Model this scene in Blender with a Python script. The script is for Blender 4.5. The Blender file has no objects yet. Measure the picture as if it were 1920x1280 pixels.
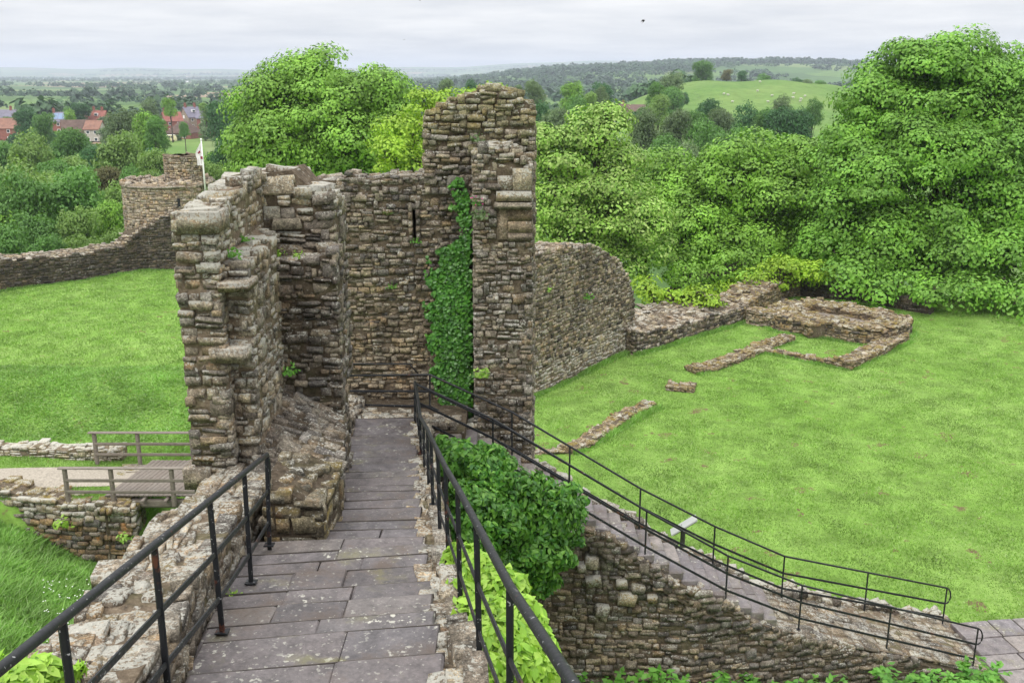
import bpy, bmesh, math, random
import numpy as np
from mathutils import Vector, Matrix
R = math.radians
random.seed(7); RG = np.random.default_rng(11)
scene = bpy.context.scene
COL = scene.collection

# ------------------------------------------------------------------ camera
FPX = 1813.0; PITCH = R(15.4)
cam_d = bpy.data.cameras.new('camera'); cam = bpy.data.objects.new('camera', cam_d); COL.objects.link(cam)
cam.location = (0, 0, 0); cam.rotation_euler = (R(90) - PITCH, 0, 0)
cam_d.sensor_width = 36; cam_d.lens = 36 * FPX / 1920; cam_d.clip_start = .05; cam_d.clip_end = 40000
scene.camera = cam

# ------------------------------------------------------------------ sky, sun, exposure
world = bpy.data.worlds.new('World'); scene.world = world; world.use_nodes = True
wn = world.node_tree; wn.nodes.clear()
def wnode(t, **k):
    n = wn.nodes.new(t)
    for a, b in k.items(): setattr(n, a, b)
    return n
sky = wnode('ShaderNodeTexSky', sky_type='NISHITA', sun_disc=False)
sky.sun_elevation = R(52); sky.sun_rotation = R(215)
bg1 = wnode('ShaderNodeBackground'); bg1.inputs[1].default_value = 0.05
wn.links.new(sky.outputs[0], bg1.inputs[0])
tc = wnode('ShaderNodeTexCoord')
sep = wnode('ShaderNodeSeparateXYZ'); wn.links.new(tc.outputs['Generated'], sep.inputs[0])
# overcast luminance: brightens towards the zenith as a cloudy sky does
mx = wnode('ShaderNodeMath', operation='MAXIMUM'); mx.inputs[1].default_value = 0.0
wn.links.new(sep.outputs[2], mx.inputs[0])
ml = wnode('ShaderNodeMath', operation='MULTIPLY_ADD'); ml.inputs[1].default_value = 1.95; ml.inputs[2].default_value = 0.70
wn.links.new(mx.outputs[0], ml.inputs[0])
# clouds laid on a plane overhead
za = wnode('ShaderNodeMath', operation='ADD'); za.inputs[1].default_value = 0.07; wn.links.new(mx.outputs[0], za.inputs[0])
dx = wnode('ShaderNodeMath', operation='DIVIDE'); wn.links.new(sep.outputs[0], dx.inputs[0]); wn.links.new(za.outputs[0], dx.inputs[1])
dy = wnode('ShaderNodeMath', operation='DIVIDE'); wn.links.new(sep.outputs[1], dy.inputs[0]); wn.links.new(za.outputs[0], dy.inputs[1])
cb = wnode('ShaderNodeCombineXYZ'); wn.links.new(dx.outputs[0], cb.inputs[0]); wn.links.new(dy.outputs[0], cb.inputs[1])
nz = wnode('ShaderNodeTexNoise'); nz.inputs['Scale'].default_value = .8; nz.inputs['Detail'].default_value = 7; nz.inputs['Roughness'].default_value = .55
wn.links.new(cb.outputs[0], nz.inputs[0])
cr = wnode('ShaderNodeValToRGB'); cr.color_ramp.elements[0].position = .33; cr.color_ramp.elements[0].color = (.77, .785, .815, 1)
cr.color_ramp.elements[1].position = .66; cr.color_ramp.elements[1].color = (1.02, 1.015, 1.01, 1)
wn.links.new(nz.outputs[0], cr.inputs[0])
bg2 = wnode('ShaderNodeBackground'); wn.links.new(cr.outputs[0], bg2.inputs[0]); wn.links.new(ml.outputs[0], bg2.inputs[1])
ad = wnode('ShaderNodeMixShader'); ad.inputs[0].default_value = .93
wn.links.new(bg1.outputs[0], ad.inputs[1]); wn.links.new(bg2.outputs[0], ad.inputs[2])
wo = wnode('ShaderNodeOutputWorld'); wn.links.new(ad.outputs[0], wo.inputs[0])
sd = bpy.data.lights.new('sun', 'SUN'); sd.energy = 1.3; sd.angle = R(14); sd.color = (1, .965, .91)
sun = bpy.data.objects.new('sun', sd); COL.objects.link(sun)
_az = R(215); _el = R(52)
_sd = Vector((math.sin(_az) * math.cos(_el), math.cos(_az) * math.cos(_el), math.sin(_el)))
sun.rotation_euler = _sd.to_track_quat('Z', 'Y').to_euler(); sun.location = _sd * 50
vs = scene.view_settings; vs.view_transform = 'Standard'; vs.look = 'None'; vs.gamma = 1; vs.use_curve_mapping = False; vs.exposure = 0.36

# ------------------------------------------------------------------ picture helpers (turn a place seen in the photo into a place in the world)
CP, SP = math.cos(PITCH), math.sin(PITCH)
def ray(px, py):
    u = (px - 960) / FPX; v = (640 - py) / FPX
    return Vector((u, CP + v * SP, -SP + v * CP))
def P(px, py, Y):
    d = ray(px, py); return d * (Y / d.y)
def G(px, py, z):
    d = ray(px, py); return d * (z / d.z)
def mpp(p):                                   # metres per photo pixel at a point
    return (p.y * CP - p.z * SP) / FPX
def sm(x): x = np.clip(x, 0, 1); return x * x * (3 - 2 * x)

# ------------------------------------------------------------------ object helpers
def tag(o, label=None, cat=None, group=None, kind=None):
    if label: o['label'] = label
    if cat: o['category'] = cat
    if group: o['group'] = group
    if kind: o['kind'] = kind
    return o
def empty(name, loc=(0, 0, 0), label=None, cat=None, group=None):
    o = bpy.data.objects.new(name, None); COL.objects.link(o); o.location = loc; o.empty_display_size = .2
    return tag(o, label, cat, group)
def mesh(name, V, Fc, mat, smooth=False):
    V = np.asarray(V, dtype=np.float32); me = bpy.data.meshes.new(name)
    if isinstance(Fc, list):
        me.from_pydata([tuple(map(float, v)) for v in V], [], [tuple(int(i) for i in f) for f in Fc])
    else:
        n, k = Fc.shape
        me.vertices.add(len(V)); me.vertices.foreach_set('co', V.ravel())
        me.loops.add(n * k); me.loops.foreach_set('vertex_index', Fc.astype(np.int32).ravel())
        me.polygons.add(n); me.polygons.foreach_set('loop_start', np.arange(0, n * k, k, dtype=np.int32))
        me.update(calc_edges=True)
    if smooth: me.polygons.foreach_set('use_smooth', [True] * len(me.polygons))
    if mat: me.materials.append(mat)
    return me
def link(name, me, parent=None, loc=None):
    o = bpy.data.objects.new(name, me); COL.objects.link(o)
    if parent is not None: o.parent = parent
    if loc is not None: o.location = loc
    return o
def rel(V, parent):
    return np.asarray(V, dtype=float) - np.array(parent.location) if parent is not None else np.asarray(V)
def part(name, V, Fc, mat, parent=None, smooth=False):
    return link(name, mesh(name, rel(V, parent), Fc, mat, smooth), parent)

def sub(mb, name, mat, parent, smooth=False):   # a piece of a part: same origin as its part
    base = parent.parent; V = np.asarray([tuple(v) for v in mb.v]) - np.array(base.location); return link(name, mesh(name, V, mb.f, mat, smooth), parent)
class MB:                                      # mesh builder in world space
    def __init__(s): s.v = []; s.f = []
    def add(s, V, Fc):
        b = len(s.v); s.v += [tuple(v) for v in V]; s.f += [tuple(i + b for i in f) for f in Fc]
    def box(s, c, sx, sy, sz, rz=0, M=None):
        V = [(x * sx / 2, y * sy / 2, z * sz / 2) for x in (-1, 1) for y in (-1, 1) for z in (-1, 1)]
        Mx = Matrix.Rotation(rz, 3, 'Z') if M is None else M
        s.add([Vector(c) + Mx @ Vector(v) for v in V], [(0, 1, 3, 2), (4, 6, 7, 5), (0, 4, 5, 1), (2, 3, 7, 6), (0, 2, 6, 4), (1, 5, 7, 3)])
    def bar(s, a, b, w, h=None, up=(0, 0, 1)):   # rectangular bar from a to b with small chamfer
        a = Vector(a); b = Vector(b); h = h or w
        d = (b - a).normalized(); up = Vector(up)
        if abs(d.dot(up)) > .95: up = Vector((0, 1, 0))
        r = d.cross(up).normalized(); u = r.cross(d)
        c = .22
        prof = [(-.5, -.5 + c), (-.5, .5 - c), (-.5 + c, .5), (.5 - c, .5), (.5, .5 - c), (.5, -.5 + c), (.5 - c, -.5), (-.5 + c, -.5)]
        V = [p + r * (x * w) + u * (y * h) for p in (a, b) for x, y in prof]
        s.add(V, [(i, (i + 1) % 8, 8 + (i + 1) % 8, 8 + i) for i in range(8)] + [tuple(range(7, -1, -1)), tuple(range(8, 16))])
    def tube(s, pts, r, n=8, caps=True):
        pts = [Vector(p) for p in pts]; rr = r if isinstance(r, (list, tuple)) else [r] * len(pts)
        V = []
        for i, p in enumerate(pts):
            d = (pts[min(i + 1, len(pts) - 1)] - pts[max(i - 1, 0)]).normalized()
            up = Vector((0, 0, 1)) if abs(d.z) < .9 else Vector((1, 0, 0))
            a = d.cross(up).normalized(); b = a.cross(d)
            V += [p + (a * math.cos(2 * math.pi * k / n) + b * math.sin(2 * math.pi * k / n)) * rr[i] for k in range(n)]
        Fc = [(i * n + k, i * n + (k + 1) % n, (i + 1) * n + (k + 1) % n, (i + 1) * n + k) for i in range(len(pts) - 1) for k in range(n)]
        if caps: Fc += [tuple(range(n - 1, -1, -1)), tuple((len(pts) - 1) * n + k for k in range(n))]
        s.add(V, Fc)
    def ball(s, c, rx, ry, rz, n=8, m=6, M=None):
        V = []
        for j in range(m + 1):
            t = math.pi * j / m
            for k in range(n):
                p = Vector((rx * math.sin(t) * math.cos(2 * math.pi * k / n), ry * math.sin(t) * math.sin(2 * math.pi * k / n), rz * math.cos(t)))
                V.append(Vector(c) + (M @ p if M else p))
        s.add(V, [(j * n + k, (j + 1) * n + k, (j + 1) * n + (k + 1) % n, j * n + (k + 1) % n) for j in range(m) for k in range(n)])
    def build(s, name, mat, parent=None, smooth=False):
        return part(name, s.v, s.f, mat, parent, smooth)

# ------------------------------------------------------------------ materials
def lin(c): return tuple(((x / 255) / 12.92 if x / 255 <= .04045 else ((x / 255 + .055) / 1.055) ** 2.4) for x in c) + (1,)
class NT:
    def __init__(s, name):
        s.m = bpy.data.materials.new(name); s.m.use_nodes = True; s.t = s.m.node_tree; s.t.nodes.clear()
        s.out = s.n('ShaderNodeOutputMaterial')
        s.geo = s.n('ShaderNodeNewGeometry'); s.pos = s.geo.outputs['Position']
    def n(s, t, **k):
        x = s.t.nodes.new(t)
        for a, b in k.items(): setattr(x, a, b)
        return x
    def put(s, sock, v):
        if isinstance(v, (int, float)): sock.default_value = v
        elif isinstance(v, tuple): sock.default_value = v if len(v) == len(sock.default_value) else (*v, 1)
        else: s.t.links.new(v, sock)
    def noise(s, scale, detail=4, rough=.55, vec=None, dist=0):
        x = s.n('ShaderNodeTexNoise'); s.put(x.inputs['Vector'], vec or s.pos); s.put(x.inputs['Scale'], scale)
        x.inputs['Detail'].default_value = detail; x.inputs['Roughness'].default_value = rough; x.inputs['Distortion'].default_value = dist
        return x.outputs[0]
    def scalev(s, sc, vec=None):
        x = s.n('ShaderNodeVectorMath', operation='MULTIPLY'); s.put(x.inputs[0], vec or s.pos); x.inputs[1].default_value = sc; return x.outputs[0]
    def ramp(s, f, els, interp='LINEAR'):
        x = s.n('ShaderNodeValToRGB'); s.put(x.inputs[0], f); r = x.color_ramp; r.interpolation = interp
        while len(r.elements) < len(els): r.elements.new(.5)
        for e, (p, c) in zip(r.elements, els):
            e.position = p; e.color = (c, c, c, 1) if isinstance(c, (int, float)) else (*c[:3], 1)
        return x.outputs[0]
    def mix(s, f, a, b, mode='MIX'):
        x = s.n('ShaderNodeMix', data_type='RGBA', blend_type=mode); s.put(x.inputs[0], f); s.put(x.inputs[6], a); s.put(x.inputs[7], b); return x.outputs[2]
    def math(s, op, a, b=0.0, c=0.0, clamp=False):
        x = s.n('ShaderNodeMath', operation=op); x.use_clamp = clamp; s.put(x.inputs[0], a); s.put(x.inputs[1], b)
        if op in ('MULTIPLY_ADD',): s.put(x.inputs[2], c)
        return x.outputs[0]
    def thr(s, f, lo, hi): return s.ramp(f, [(lo, 0.0), (hi, 1.0)])
    def rnd(s):                                  # one number per stone, leaf or blade, joined or not
        oi = s.n('ShaderNodeObjectInfo')
        return s.math('FRACT', s.math('ADD', s.geo.outputs['Random Per Island'], oi.outputs['Random']))
    def normz(s):
        x = s.n('ShaderNodeSeparateXYZ'); s.put(x.inputs[0], s.geo.outputs['Normal']); return x.outputs[2]
    def bump(s, h, strength=.5, dist=.02, prev=None):
        x = s.n('ShaderNodeBump'); s.put(x.inputs['Height'], h); x.inputs['Strength'].default_value = strength; x.inputs['Distance'].default_value = dist
        if prev: s.put(x.inputs['Normal'], prev)
        return x.outputs[0]
    def bsdf(s, col, rough=.85, bump=None, metal=0, spec=.3):
        b = s.n('ShaderNodeBsdfPrincipled'); s.put(b.inputs['Base Color'], col); s.put(b.inputs['Roughness'], rough)
        b.inputs['Metallic'].default_value = metal; b.inputs['Specular IOR Level'].default_value = spec
        if bump: s.put(b.inputs['Normal'], bump)
        s.t.links.new(b.outputs[0], s.out.inputs[0]); return b

def stone_mat(name, tint=(1, 1, 1), lichen=.5, dark=.5, moss=.3, orange=.2, bright=1.0, sc=1.0):
    m = NT(name); r = m.rnd()
    base = m.ramp(r, [(0, (.085, .070, .056)), (.15, (.19, .155, .12)), (.32, (.27, .225, .17)), (.5, (.155, .140, .125)),
                      (.66, (.34, .285, .205)), (.8, (.23, .165, .10)), (.92, (.30, .27, .23)), (1, (.12, .105, .09))])
    n2 = m.noise(7 * sc, 6, .65); n3 = m.noise(34 * sc, 4, .7)
    base = m.mix(.12, base, (.21, .175, .135))
    c = m.mix(1.0, base, m.ramp(n2, [(.25, .35), (.5, .95), (.75, 1.6)]), 'MULTIPLY')
    c = m.mix(1.0, c, m.ramp(n3, [(.3, .38), (.55, 1.0), (.75, 1.9)]), 'MULTIPLY')
    c = m.mix(1.0, c, m.ramp(m.noise(85 * sc, 3, .7), [(.3, .55), (.5, 1.0), (.7, 1.6)]), 'MULTIPLY')
    c = m.mix(1.0, c, (tint[0] * bright * .87, tint[1] * bright * .89, tint[2] * bright * .93), 'MULTIPLY')
    om = m.math('MULTIPLY', m.thr(m.noise(1.7 * sc, 3), .56, .68), m.thr(n2, .42, .62))
    c = m.mix(m.math('MULTIPLY', om, orange * 1.6, clamp=True), c, (.36, .17, .055))
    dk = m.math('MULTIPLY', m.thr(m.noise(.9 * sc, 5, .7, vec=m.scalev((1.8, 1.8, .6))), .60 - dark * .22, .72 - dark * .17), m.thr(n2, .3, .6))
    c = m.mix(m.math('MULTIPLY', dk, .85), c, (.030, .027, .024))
    mz = m.math('MULTIPLY', m.thr(m.normz(), .0, .8), m.thr(m.noise(2.3 * sc, 5, .65), .60 - moss * .22, .70 - moss * .15))
    c = m.mix(m.math('MULTIPLY', mz, min(1, moss * 1.7)), c, m.mix(n3, (.11, .095, .022), (.30, .21, .055)))
    up = m.math('MULTIPLY_ADD', m.thr(m.normz(), -.2, .9), .09 * (lichen + .3), 0.0)
    lv = m.math('ADD', m.math('ADD', m.math('MULTIPLY', m.noise(26 * sc, 4, .7), .70), m.math('MULTIPLY', m.noise(2.6 * sc, 3, .5), .36)), up)
    li = m.thr(lv, .680 - lichen * .09, .705 - lichen * .09)
    c = m.mix(m.math('MULTIPLY', li, .85), c, m.mix(n3, (.34, .33, .27), (.62, .61, .55)))
    bp = m.bump(n2, .9, .06); bp = m.bump(n3, 1.0, .03, bp); bp = m.bump(m.noise(110, 3, .7), .7, .01, bp)
    m.bsdf(c, .9, bp, spec=.2); return m.m
def mortar_mat(name, bright=1.0, green=.2):
    bright *= .95; m = NT(name); n2 = m.noise(12, 7, .75); n1 = m.noise(1.6, 4)
    c = m.ramp(n2, [(.25, (.045 * bright, .036 * bright, .027 * bright)), (.5, (.13 * bright, .10 * bright, .070 * bright)), (.72, (.24 * bright, .195 * bright, .14 * bright))])
    c = m.mix(m.math('MULTIPLY', m.thr(n1, .5, .62), green), c, (.07, .09, .025))
    li = m.thr(m.noise(15, 4, .6), .62, .68)
    c = m.mix(m.math('MULTIPLY', li, .5), c, (.45, .43, .37))
    m.bsdf(c, .95, m.bump(m.noise(40, 4, .7), .8, .02, m.bump(n2, .9, .06)), spec=.1); return m.m
def flag_mat(name='wet_flagstone', k=1.0):
    m = NT(name); r = m.rnd(); n1 = m.noise(1.1, 5, .6); n2 = m.noise(6, 6, .65); n3 = m.noise(30, 5, .7)
    base = m.ramp(r, [(0, (.072, .063, .063)), (.35, (.118, .102, .100)), (.7, (.090, .081, .084)), (1, (.138, .120, .108))])
    c = m.mix(1.0, base, m.ramp(n2, [(.25, .5 * k), (.5, 1.0 * k), (.78, 1.55 * k)]), 'MULTIPLY')
    c = m.mix(1.0, c, m.ramp(n3, [(.3, .72), (.6, 1.1), (.8, 1.4)]), 'MULTIPLY')
    c = m.mix(m.math('MULTIPLY', m.thr(m.noise(1.5, 5, .7), .52, .66), .75), c, (.075, .052, .036))
    # lichen gathers towards the two edges of the treads
    li = m.math('MULTIPLY', m.thr(m.noise(16, 3, .55), .60, .64), m.thr(m.noise(1.1, 3), .52, .62))
    c = m.mix(m.math('MULTIPLY', li, .8), c, (.46, .45, .38))
    sp = m.thr(m.noise(26, 2, .5), .665, .685); c = m.mix(m.math('MULTIPLY', sp, .45), c, (.36, .35, .30))
    c = m.mix(m.math('MULTIPLY', m.math('MULTIPLY', m.thr(m.noise(2.2, 4), .56, .68), m.thr(n2, .4, .6)), .6), c, (.13, .125, .045))
    m.bsdf(c, m.ramp(m.noise(1.9, 4, .6), [(.35, .28), (.6, .68)]), m.bump(n3, .4, .012, m.bump(n2, .5, .02)), spec=.45); return m.m
def grass_mat(name, a, b, dry=.15, patch=1.0):
    m = NT(name)
    n1 = m.noise(.16, 4, .6); n2 = m.noise(1.3 * patch, 5, .65); n3 = m.noise(9, 4, .7)
    c = m.mix(m.thr(n1, .36, .64), a, b)
    c = m.mix(1.0, c, m.ramp(n2, [(.25, .55), (.5, 1.0), (.75, 1.35)]), 'MULTIPLY')
    c = m.mix(1.0, c, m.ramp(n3, [(.25, .78), (.5, 1.0), (.75, 1.2)]), 'MULTIPLY')
    c = m.mix(m.math('MULTIPLY', m.thr(m.noise(.55, 5, .7), .62, .72), dry), c, (.24, .19, .09))
    bare = m.math('MULTIPLY', m.thr(m.noise(1.1, 2, .5), .655, .685), m.thr(m.noise(6, 3), .42, .55))
    c = m.mix(bare, c, (.15, .105, .06))
    m.bsdf(c, .9, m.bump(m.noise(22, 4, .8), .9, .05), spec=.15); return m.m
def leaf_mat(name, cols, trans=.35, patch=.5, rough=.55, var=.5):
    m = NT(name); r = m.rnd()
    c = m.ramp(r, [(i / (len(cols) - 1), x) for i, x in enumerate(cols)])
    n = m.noise(patch, 3)
    c = m.mix(1.0, c, m.ramp(n, [(.3, 1 - var * .5), (.5, 1.0), (.7, 1 + var * .7)]), 'MULTIPLY')
    b = m.bsdf(c, rough, spec=.35)
    t = m.n('ShaderNodeBsdfTranslucent'); m.put(t.inputs[0], m.mix(1.0, c, (1.15, 1.25, .6), 'MULTIPLY'))
    x = m.n('ShaderNodeMixShader'); x.inputs[0].default_value = trans
    m.t.links.new(b.outputs[0], x.inputs[1]); m.t.links.new(t.outputs[0], x.inputs[2]); m.t.links.new(x.outputs[0], m.out.inputs[0]); return m.m
def plain_mat(name, col, rough=.7, nscale=8, amp=.35, bump=.2, metal=0, spec=.3, bd=.01):
    m = NT(name); n = m.noise(nscale, 5, .65)
    c = m.mix(1.0, tuple(col[:3]), m.ramp(n, [(.25, 1 - amp), (.5, 1.0), (.75, 1 + amp)]), 'MULTIPLY')
    m.bsdf(c, rough, m.bump(n, bump, bd), metal, spec); return m.m

M = {}
M['rub'] = stone_mat('rubble_stone', (1.0, 1, .96), lichen=.55, dark=.3, moss=.2, orange=.12, bright=1.4)
M['pale'] = stone_mat('lichened_stone', (1.02, 1, .90), lichen=1.05, dark=.2, moss=.4, orange=.25, bright=1.75)
M['crust'] = stone_mat('crusted_stone', (1.05, 1, .90), lichen=.75, dark=.3, moss=.3, orange=.35, bright=1.55)
M['dark'] = stone_mat('dark_stone', (.98, .98, .97), lichen=.45, dark=.5, moss=.1, orange=.12, bright=1.15)
M['ochre'] = stone_mat('ochre_rubble', (1.05, 1, .86), lichen=.4, dark=.3, moss=.15, orange=.3, bright=1.45)
M['green'] = stone_mat('algae_stone', (1.0, 1.04, .80), lichen=.55, dark=.2, moss=.55, orange=.1, bright=1.35)
M['mossy'] = stone_mat('mossy_footing_stone', (1.12, 1, .82), lichen=.55, dark=.3, moss=.9, orange=.35, bright=1.15)
M['dkm'] = stone_mat('dark_mossy_block', (1.0, 1, .85), lichen=.5, dark=.5, moss=.5, orange=.3, bright=1.0)
M['far'] = stone_mat('curtain_stone', (1.03, 1.0, .92), lichen=.55, dark=.35, moss=.3, orange=.2, bright=1.4, sc=.6)
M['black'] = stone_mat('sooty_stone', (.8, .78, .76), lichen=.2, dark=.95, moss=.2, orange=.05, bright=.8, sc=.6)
M['mor'] = mortar_mat('mortar'); M['mor_p'] = mortar_mat('pale_mortar', 1.5, .35); M['mor_d'] = mortar_mat('dark_mortar', .75)
M['flag'] = flag_mat(); M['step'] = flag_mat('grey_stair_stone', 1.55)
M['nosing_shadow'] = plain_mat('nosing_shadow_tone', (.065, .055, .048), .7, 12, .5, .5)  # dark colour standing in for the shadow under each step edge
M['lawn'] = grass_mat('mown_grass', (.15, .27, .045), (.205, .325, .075))
M['rough'] = grass_mat('rough_grass', (.085, .20, .03), (.12, .24, .04))
M['blade'] = leaf_mat('grass_blades', [(.135, .27, .042), (.195, .33, .06), (.16, .295, .048), (.31, .41, .17)], .3, 1.1, .6, .6)
M['longblade'] = leaf_mat('long_grass_blades', [(.13, .29, .045), (.20, .37, .07), (.16, .32, .055), (.30, .42, .17)], .3, .5, .6, .5)
M['syc'] = leaf_mat('sycamore_leaves', [(.125, .27, .026), (.155, .31, .03), (.18, .335, .036), (.14, .29, .028)], .14, .45, var=.7)
M['chest'] = leaf_mat('deep_green_leaves', [(.10, .245, .024), (.13, .285, .028), (.155, .31, .032), (.115, .265, .026)], .14, .45, var=.7)
M['bright'] = leaf_mat('bright_new_leaves', [(.19, .35, .02), (.30, .45, .035), (.24, .40, .03)], .22, .5, var=.6)
M['tip'] = leaf_mat('pale_tipped_leaves', [(.14, .29, .028), (.20, .36, .045), (.32, .44, .12), (.17, .32, .035)], .16, .5, var=.6)
M['l_dark'] = leaf_mat('dark_leaves', [(.03, .10, .03), (.055, .15, .04), (.04, .12, .03)], .25, .1)
M['l_mid'] = leaf_mat('mid_leaves', [(.075, .18, .035), (.12, .25, .05), (.09, .21, .04)], .3, .08)
M['l_pale'] = leaf_mat('pale_leaves', [(.13, .24, .05), (.20, .31, .075), (.16, .27, .06)], .3, .08)
M['l_grey'] = leaf_mat('grey_green_leaves', [(.09, .15, .06), (.14, .20, .085), (.11, .17, .07)], .3, .08)
M['l_far'] = leaf_mat('far_hedge_leaves', [(.035, .085, .03), (.055, .12, .04), (.045, .10, .035)], .2, .01)
M['l_fard'] = leaf_mat('far_wood_leaves', [(.02, .055, .024), (.035, .08, .032), (.028, .07, .028)], .2, .01)
M['l_brown'] = leaf_mat('bronze_leaves', [(.11, .10, .04), (.14, .13, .05), (.12, .13, .05)], .3, .08)
M['ivy'] = leaf_mat('ivy_leaves', [(.03, .11, .015), (.06, .19, .025), (.09, .24, .03), (.045, .15, .02)], .15, 1.0, .35)
M['shrub'] = leaf_mat('climbing_shrub_leaves', [(.03, .11, .018), (.07, .20, .025), (.15, .32, .045), (.05, .16, .02)], .3, 1.5, .4)
M['lime'] = leaf_mat('lime_vine_leaves', [(.17, .35, .03), (.27, .45, .045), (.35, .52, .09), (.20, .38, .035)], .28, 2.0, .45, .3)
M['weed'] = leaf_mat('weed_leaves', [(.08, .24, .03), (.14, .32, .045), (.10, .27, .04)], .3, 1.5, .5)
M['bark'] = plain_mat('bark', (.08, .065, .05), .9, 6, .5, .6)
M['pink'] = plain_mat('pink_petal', (.55, .05, .25), .6); M['petal'] = plain_mat('white_petal', (.75, .75, .7), .6)
M['wood'] = None
m = NT('weathered_timber'); n = m.noise(5, 6, .7, vec=m.scalev((1, 6, 6))); c = m.ramp(n, [(.25, (.085, .07, .058)), (.5, (.18, .155, .13)), (.78, (.30, .27, .235))])
c = m.mix(m.math('MULTIPLY', m.rnd(), .35), c, (.13, .10, .08)); m.bsdf(c, .85, m.bump(n, .5, .01)); M['wood'] = m.m
m = NT('black_painted_iron'); n = m.noise(26, 5, .7); ch = m.thr(m.noise(38, 3, .6), .665, .69)
c = m.mix(ch, (.010, .011, .013), (.30, .30, .30)); c = m.mix(m.math('MULTIPLY', m.thr(m.noise(5, 4, .7), .62, .68), .8), c, (.10, .035, .018))
m.bsdf(c, m.ramp(n, [(.3, .38), (.7, .6)]), m.bump(n, .35, .003), spec=.35); M['iron'] = m.m
M['roof_red'] = plain_mat('red_pantile', (.24, .09, .07), .8, .8, .3); M['roof_or'] = plain_mat('orange_pantile', (.23, .12, .085), .8, .8, .3)
M['roof_br'] = plain_mat('brown_tile', (.115, .075, .06), .85, .8, .4); M['roof_sl'] = plain_mat('slate', (.16, .15, .19), .7, .8, .25)
M['solar'] = plain_mat('blue_panel', (.18, .25, .38), .3, 1, .1); M['brick'] = plain_mat('red_brick', (.24, .10, .075), .85, 1.5, .3)
M['cream'] = plain_mat('cream_render', (.40, .38, .33), .8, 1, .15); M['hstone'] = plain_mat('house_stone', (.27, .23, .17), .85, 1.5, .35)
M['glass'] = plain_mat('window_glass', (.04, .05, .06), .15, 1, .1, spec=.6); M['white'] = plain_mat('white_paint', (.78, .78, .76), .5, 2, .08)
M['wool'] = plain_mat('sheep_wool', (.50, .48, .42), .95, 3, .2); M['crow'] = plain_mat('black_feather', (.02, .02, .022), .6)
M['flagcloth'] = plain_mat('white_flag_cloth', (.80, .76, .78), .8, 3, .05); M['flagred'] = plain_mat('dark_red_print', (.25, .02, .05), .8)
M['panel'] = plain_mat('pale_sign_panel', (.40, .41, .40), .35, 3, .06, spec=.5); M['post'] = plain_mat('dark_sign_post', (.05, .048, .045), .6)
M['gravel'] = plain_mat('gravel_path', (.30, .265, .215), .95, 14, .45, .6, bd=.02)
M['floor_dirt'] = plain_mat('oven_floor', (.22, .19, .16), .95, 5, .4, .6, bd=.03)
M['yellow'] = plain_mat('pale_yellow_paint', (.65, .58, .35), .5)
m = NT('field_ground')                          # farmland pattern of the far country
vv = m.n('ShaderNodeTexVoronoi', distance='MANHATTAN'); m.put(vv.inputs['Vector'], m.scalev((1 / 170, 1 / 210, 0))); vv.inputs['Scale'].default_value = 1; vv.inputs['Randomness'].default_value = .85
sc_ = m.n('ShaderNodeSeparateColor'); m.put(sc_.inputs[0], vv.outputs['Color'])
c = m.ramp(sc_.outputs[0], [(0, (.07, .13, .038)), (.3, (.10, .17, .045)), (.55, (.055, .105, .033)), (.72, (.14, .19, .07)), (.86, (.25, .19, .12)), (.93, (.08, .14, .04))], 'CONSTANT')
c = m.mix(1.0, c, m.ramp(m.noise(.05, 6, .7), [(.3, .75), (.7, 1.25)]), 'MULTIPLY')
m.bsdf(c, .95, spec=.1); M['fields'] = m.m
m = NT('pasture'); c = m.mix(m.thr(m.noise(.03, 5, .65), .4, .62), (.10, .18, .042), (.14, .215, .058)); c = m.mix(1.0, c, m.ramp(m.noise(.25, 6, .7), [(.25, .7), (.5, 1.0), (.72, 1.2)]), 'MULTIPLY')
m.bsdf(c, .95, m.bump(m.noise(.3, 5, .7), .6, .8), spec=.1); M['pasture'] = m.m

# ------------------------------------------------------------------ rocks and walls
def rock(seed, blocky=.9, n=14, jit=.22):
    rg = random.Random(seed); bm = bmesh.new(); pts = []
    for x in (-1, 1):
        for y in (-1, 1):
            for z in (-1, 1):
                pts.append((x * rg.uniform(blocky - jit, blocky + .05), y * rg.uniform(blocky - jit * .35, blocky + .05), z * rg.uniform(blocky - jit, blocky + .05)))
    for _ in range(n):
        p = [rg.uniform(-.72, .72) for _ in range(3)]; a = rg.choice((0, 1, 1, 2)); p[a] = rg.choice((-1, 1)) * rg.uniform(.92, 1.0 if a == 1 else 1.04); pts.append(tuple(p))
    for p in pts: bm.verts.new([c * .5 for c in p])
    r = bmesh.ops.convex_hull(bm, input=bm.verts)
    dead = [g for g in r['geom_interior'] + r['geom_unused'] if isinstance(g, bmesh.types.BMVert)]
    bmesh.ops.delete(bm, geom=list(set(dead)), context='VERTS')
    bm.verts.ensure_lookup_table(); bm.verts.index_update()
    V = np.array([v.co[:] for v in bm.verts]); Fc = np.array([[v.index for v in f.verts] for f in bm.faces]); bm.free()
    return V, Fc
ROCKS = [rock(i, .98 if i % 4 else .86, 9 + i % 4, .2) for i in range(26)]
BLOCKS = [rock(100 + i, .98, 5, .04) for i in range(6)]
_rm = {}
def rock_mesh(k, mat):
    key = (k, mat.name)
    if key not in _rm:
        V, Fc = (ROCKS + BLOCKS)[k]; _rm[key] = mesh('stone', V, Fc, mat, smooth=False)
    return _rm[key]
def joined(stones):
    VV, FF, b = [], [], 0
    src = ROCKS + BLOCKS
    for Mx, k, mi in stones:
        V, Fc = src[k]; W = V @ Mx[:3, :3].T + Mx[:3, 3]; VV.append(W); FF.append(Fc + b); b += len(V)
    return np.vstack(VV), np.vstack(FF)
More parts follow.
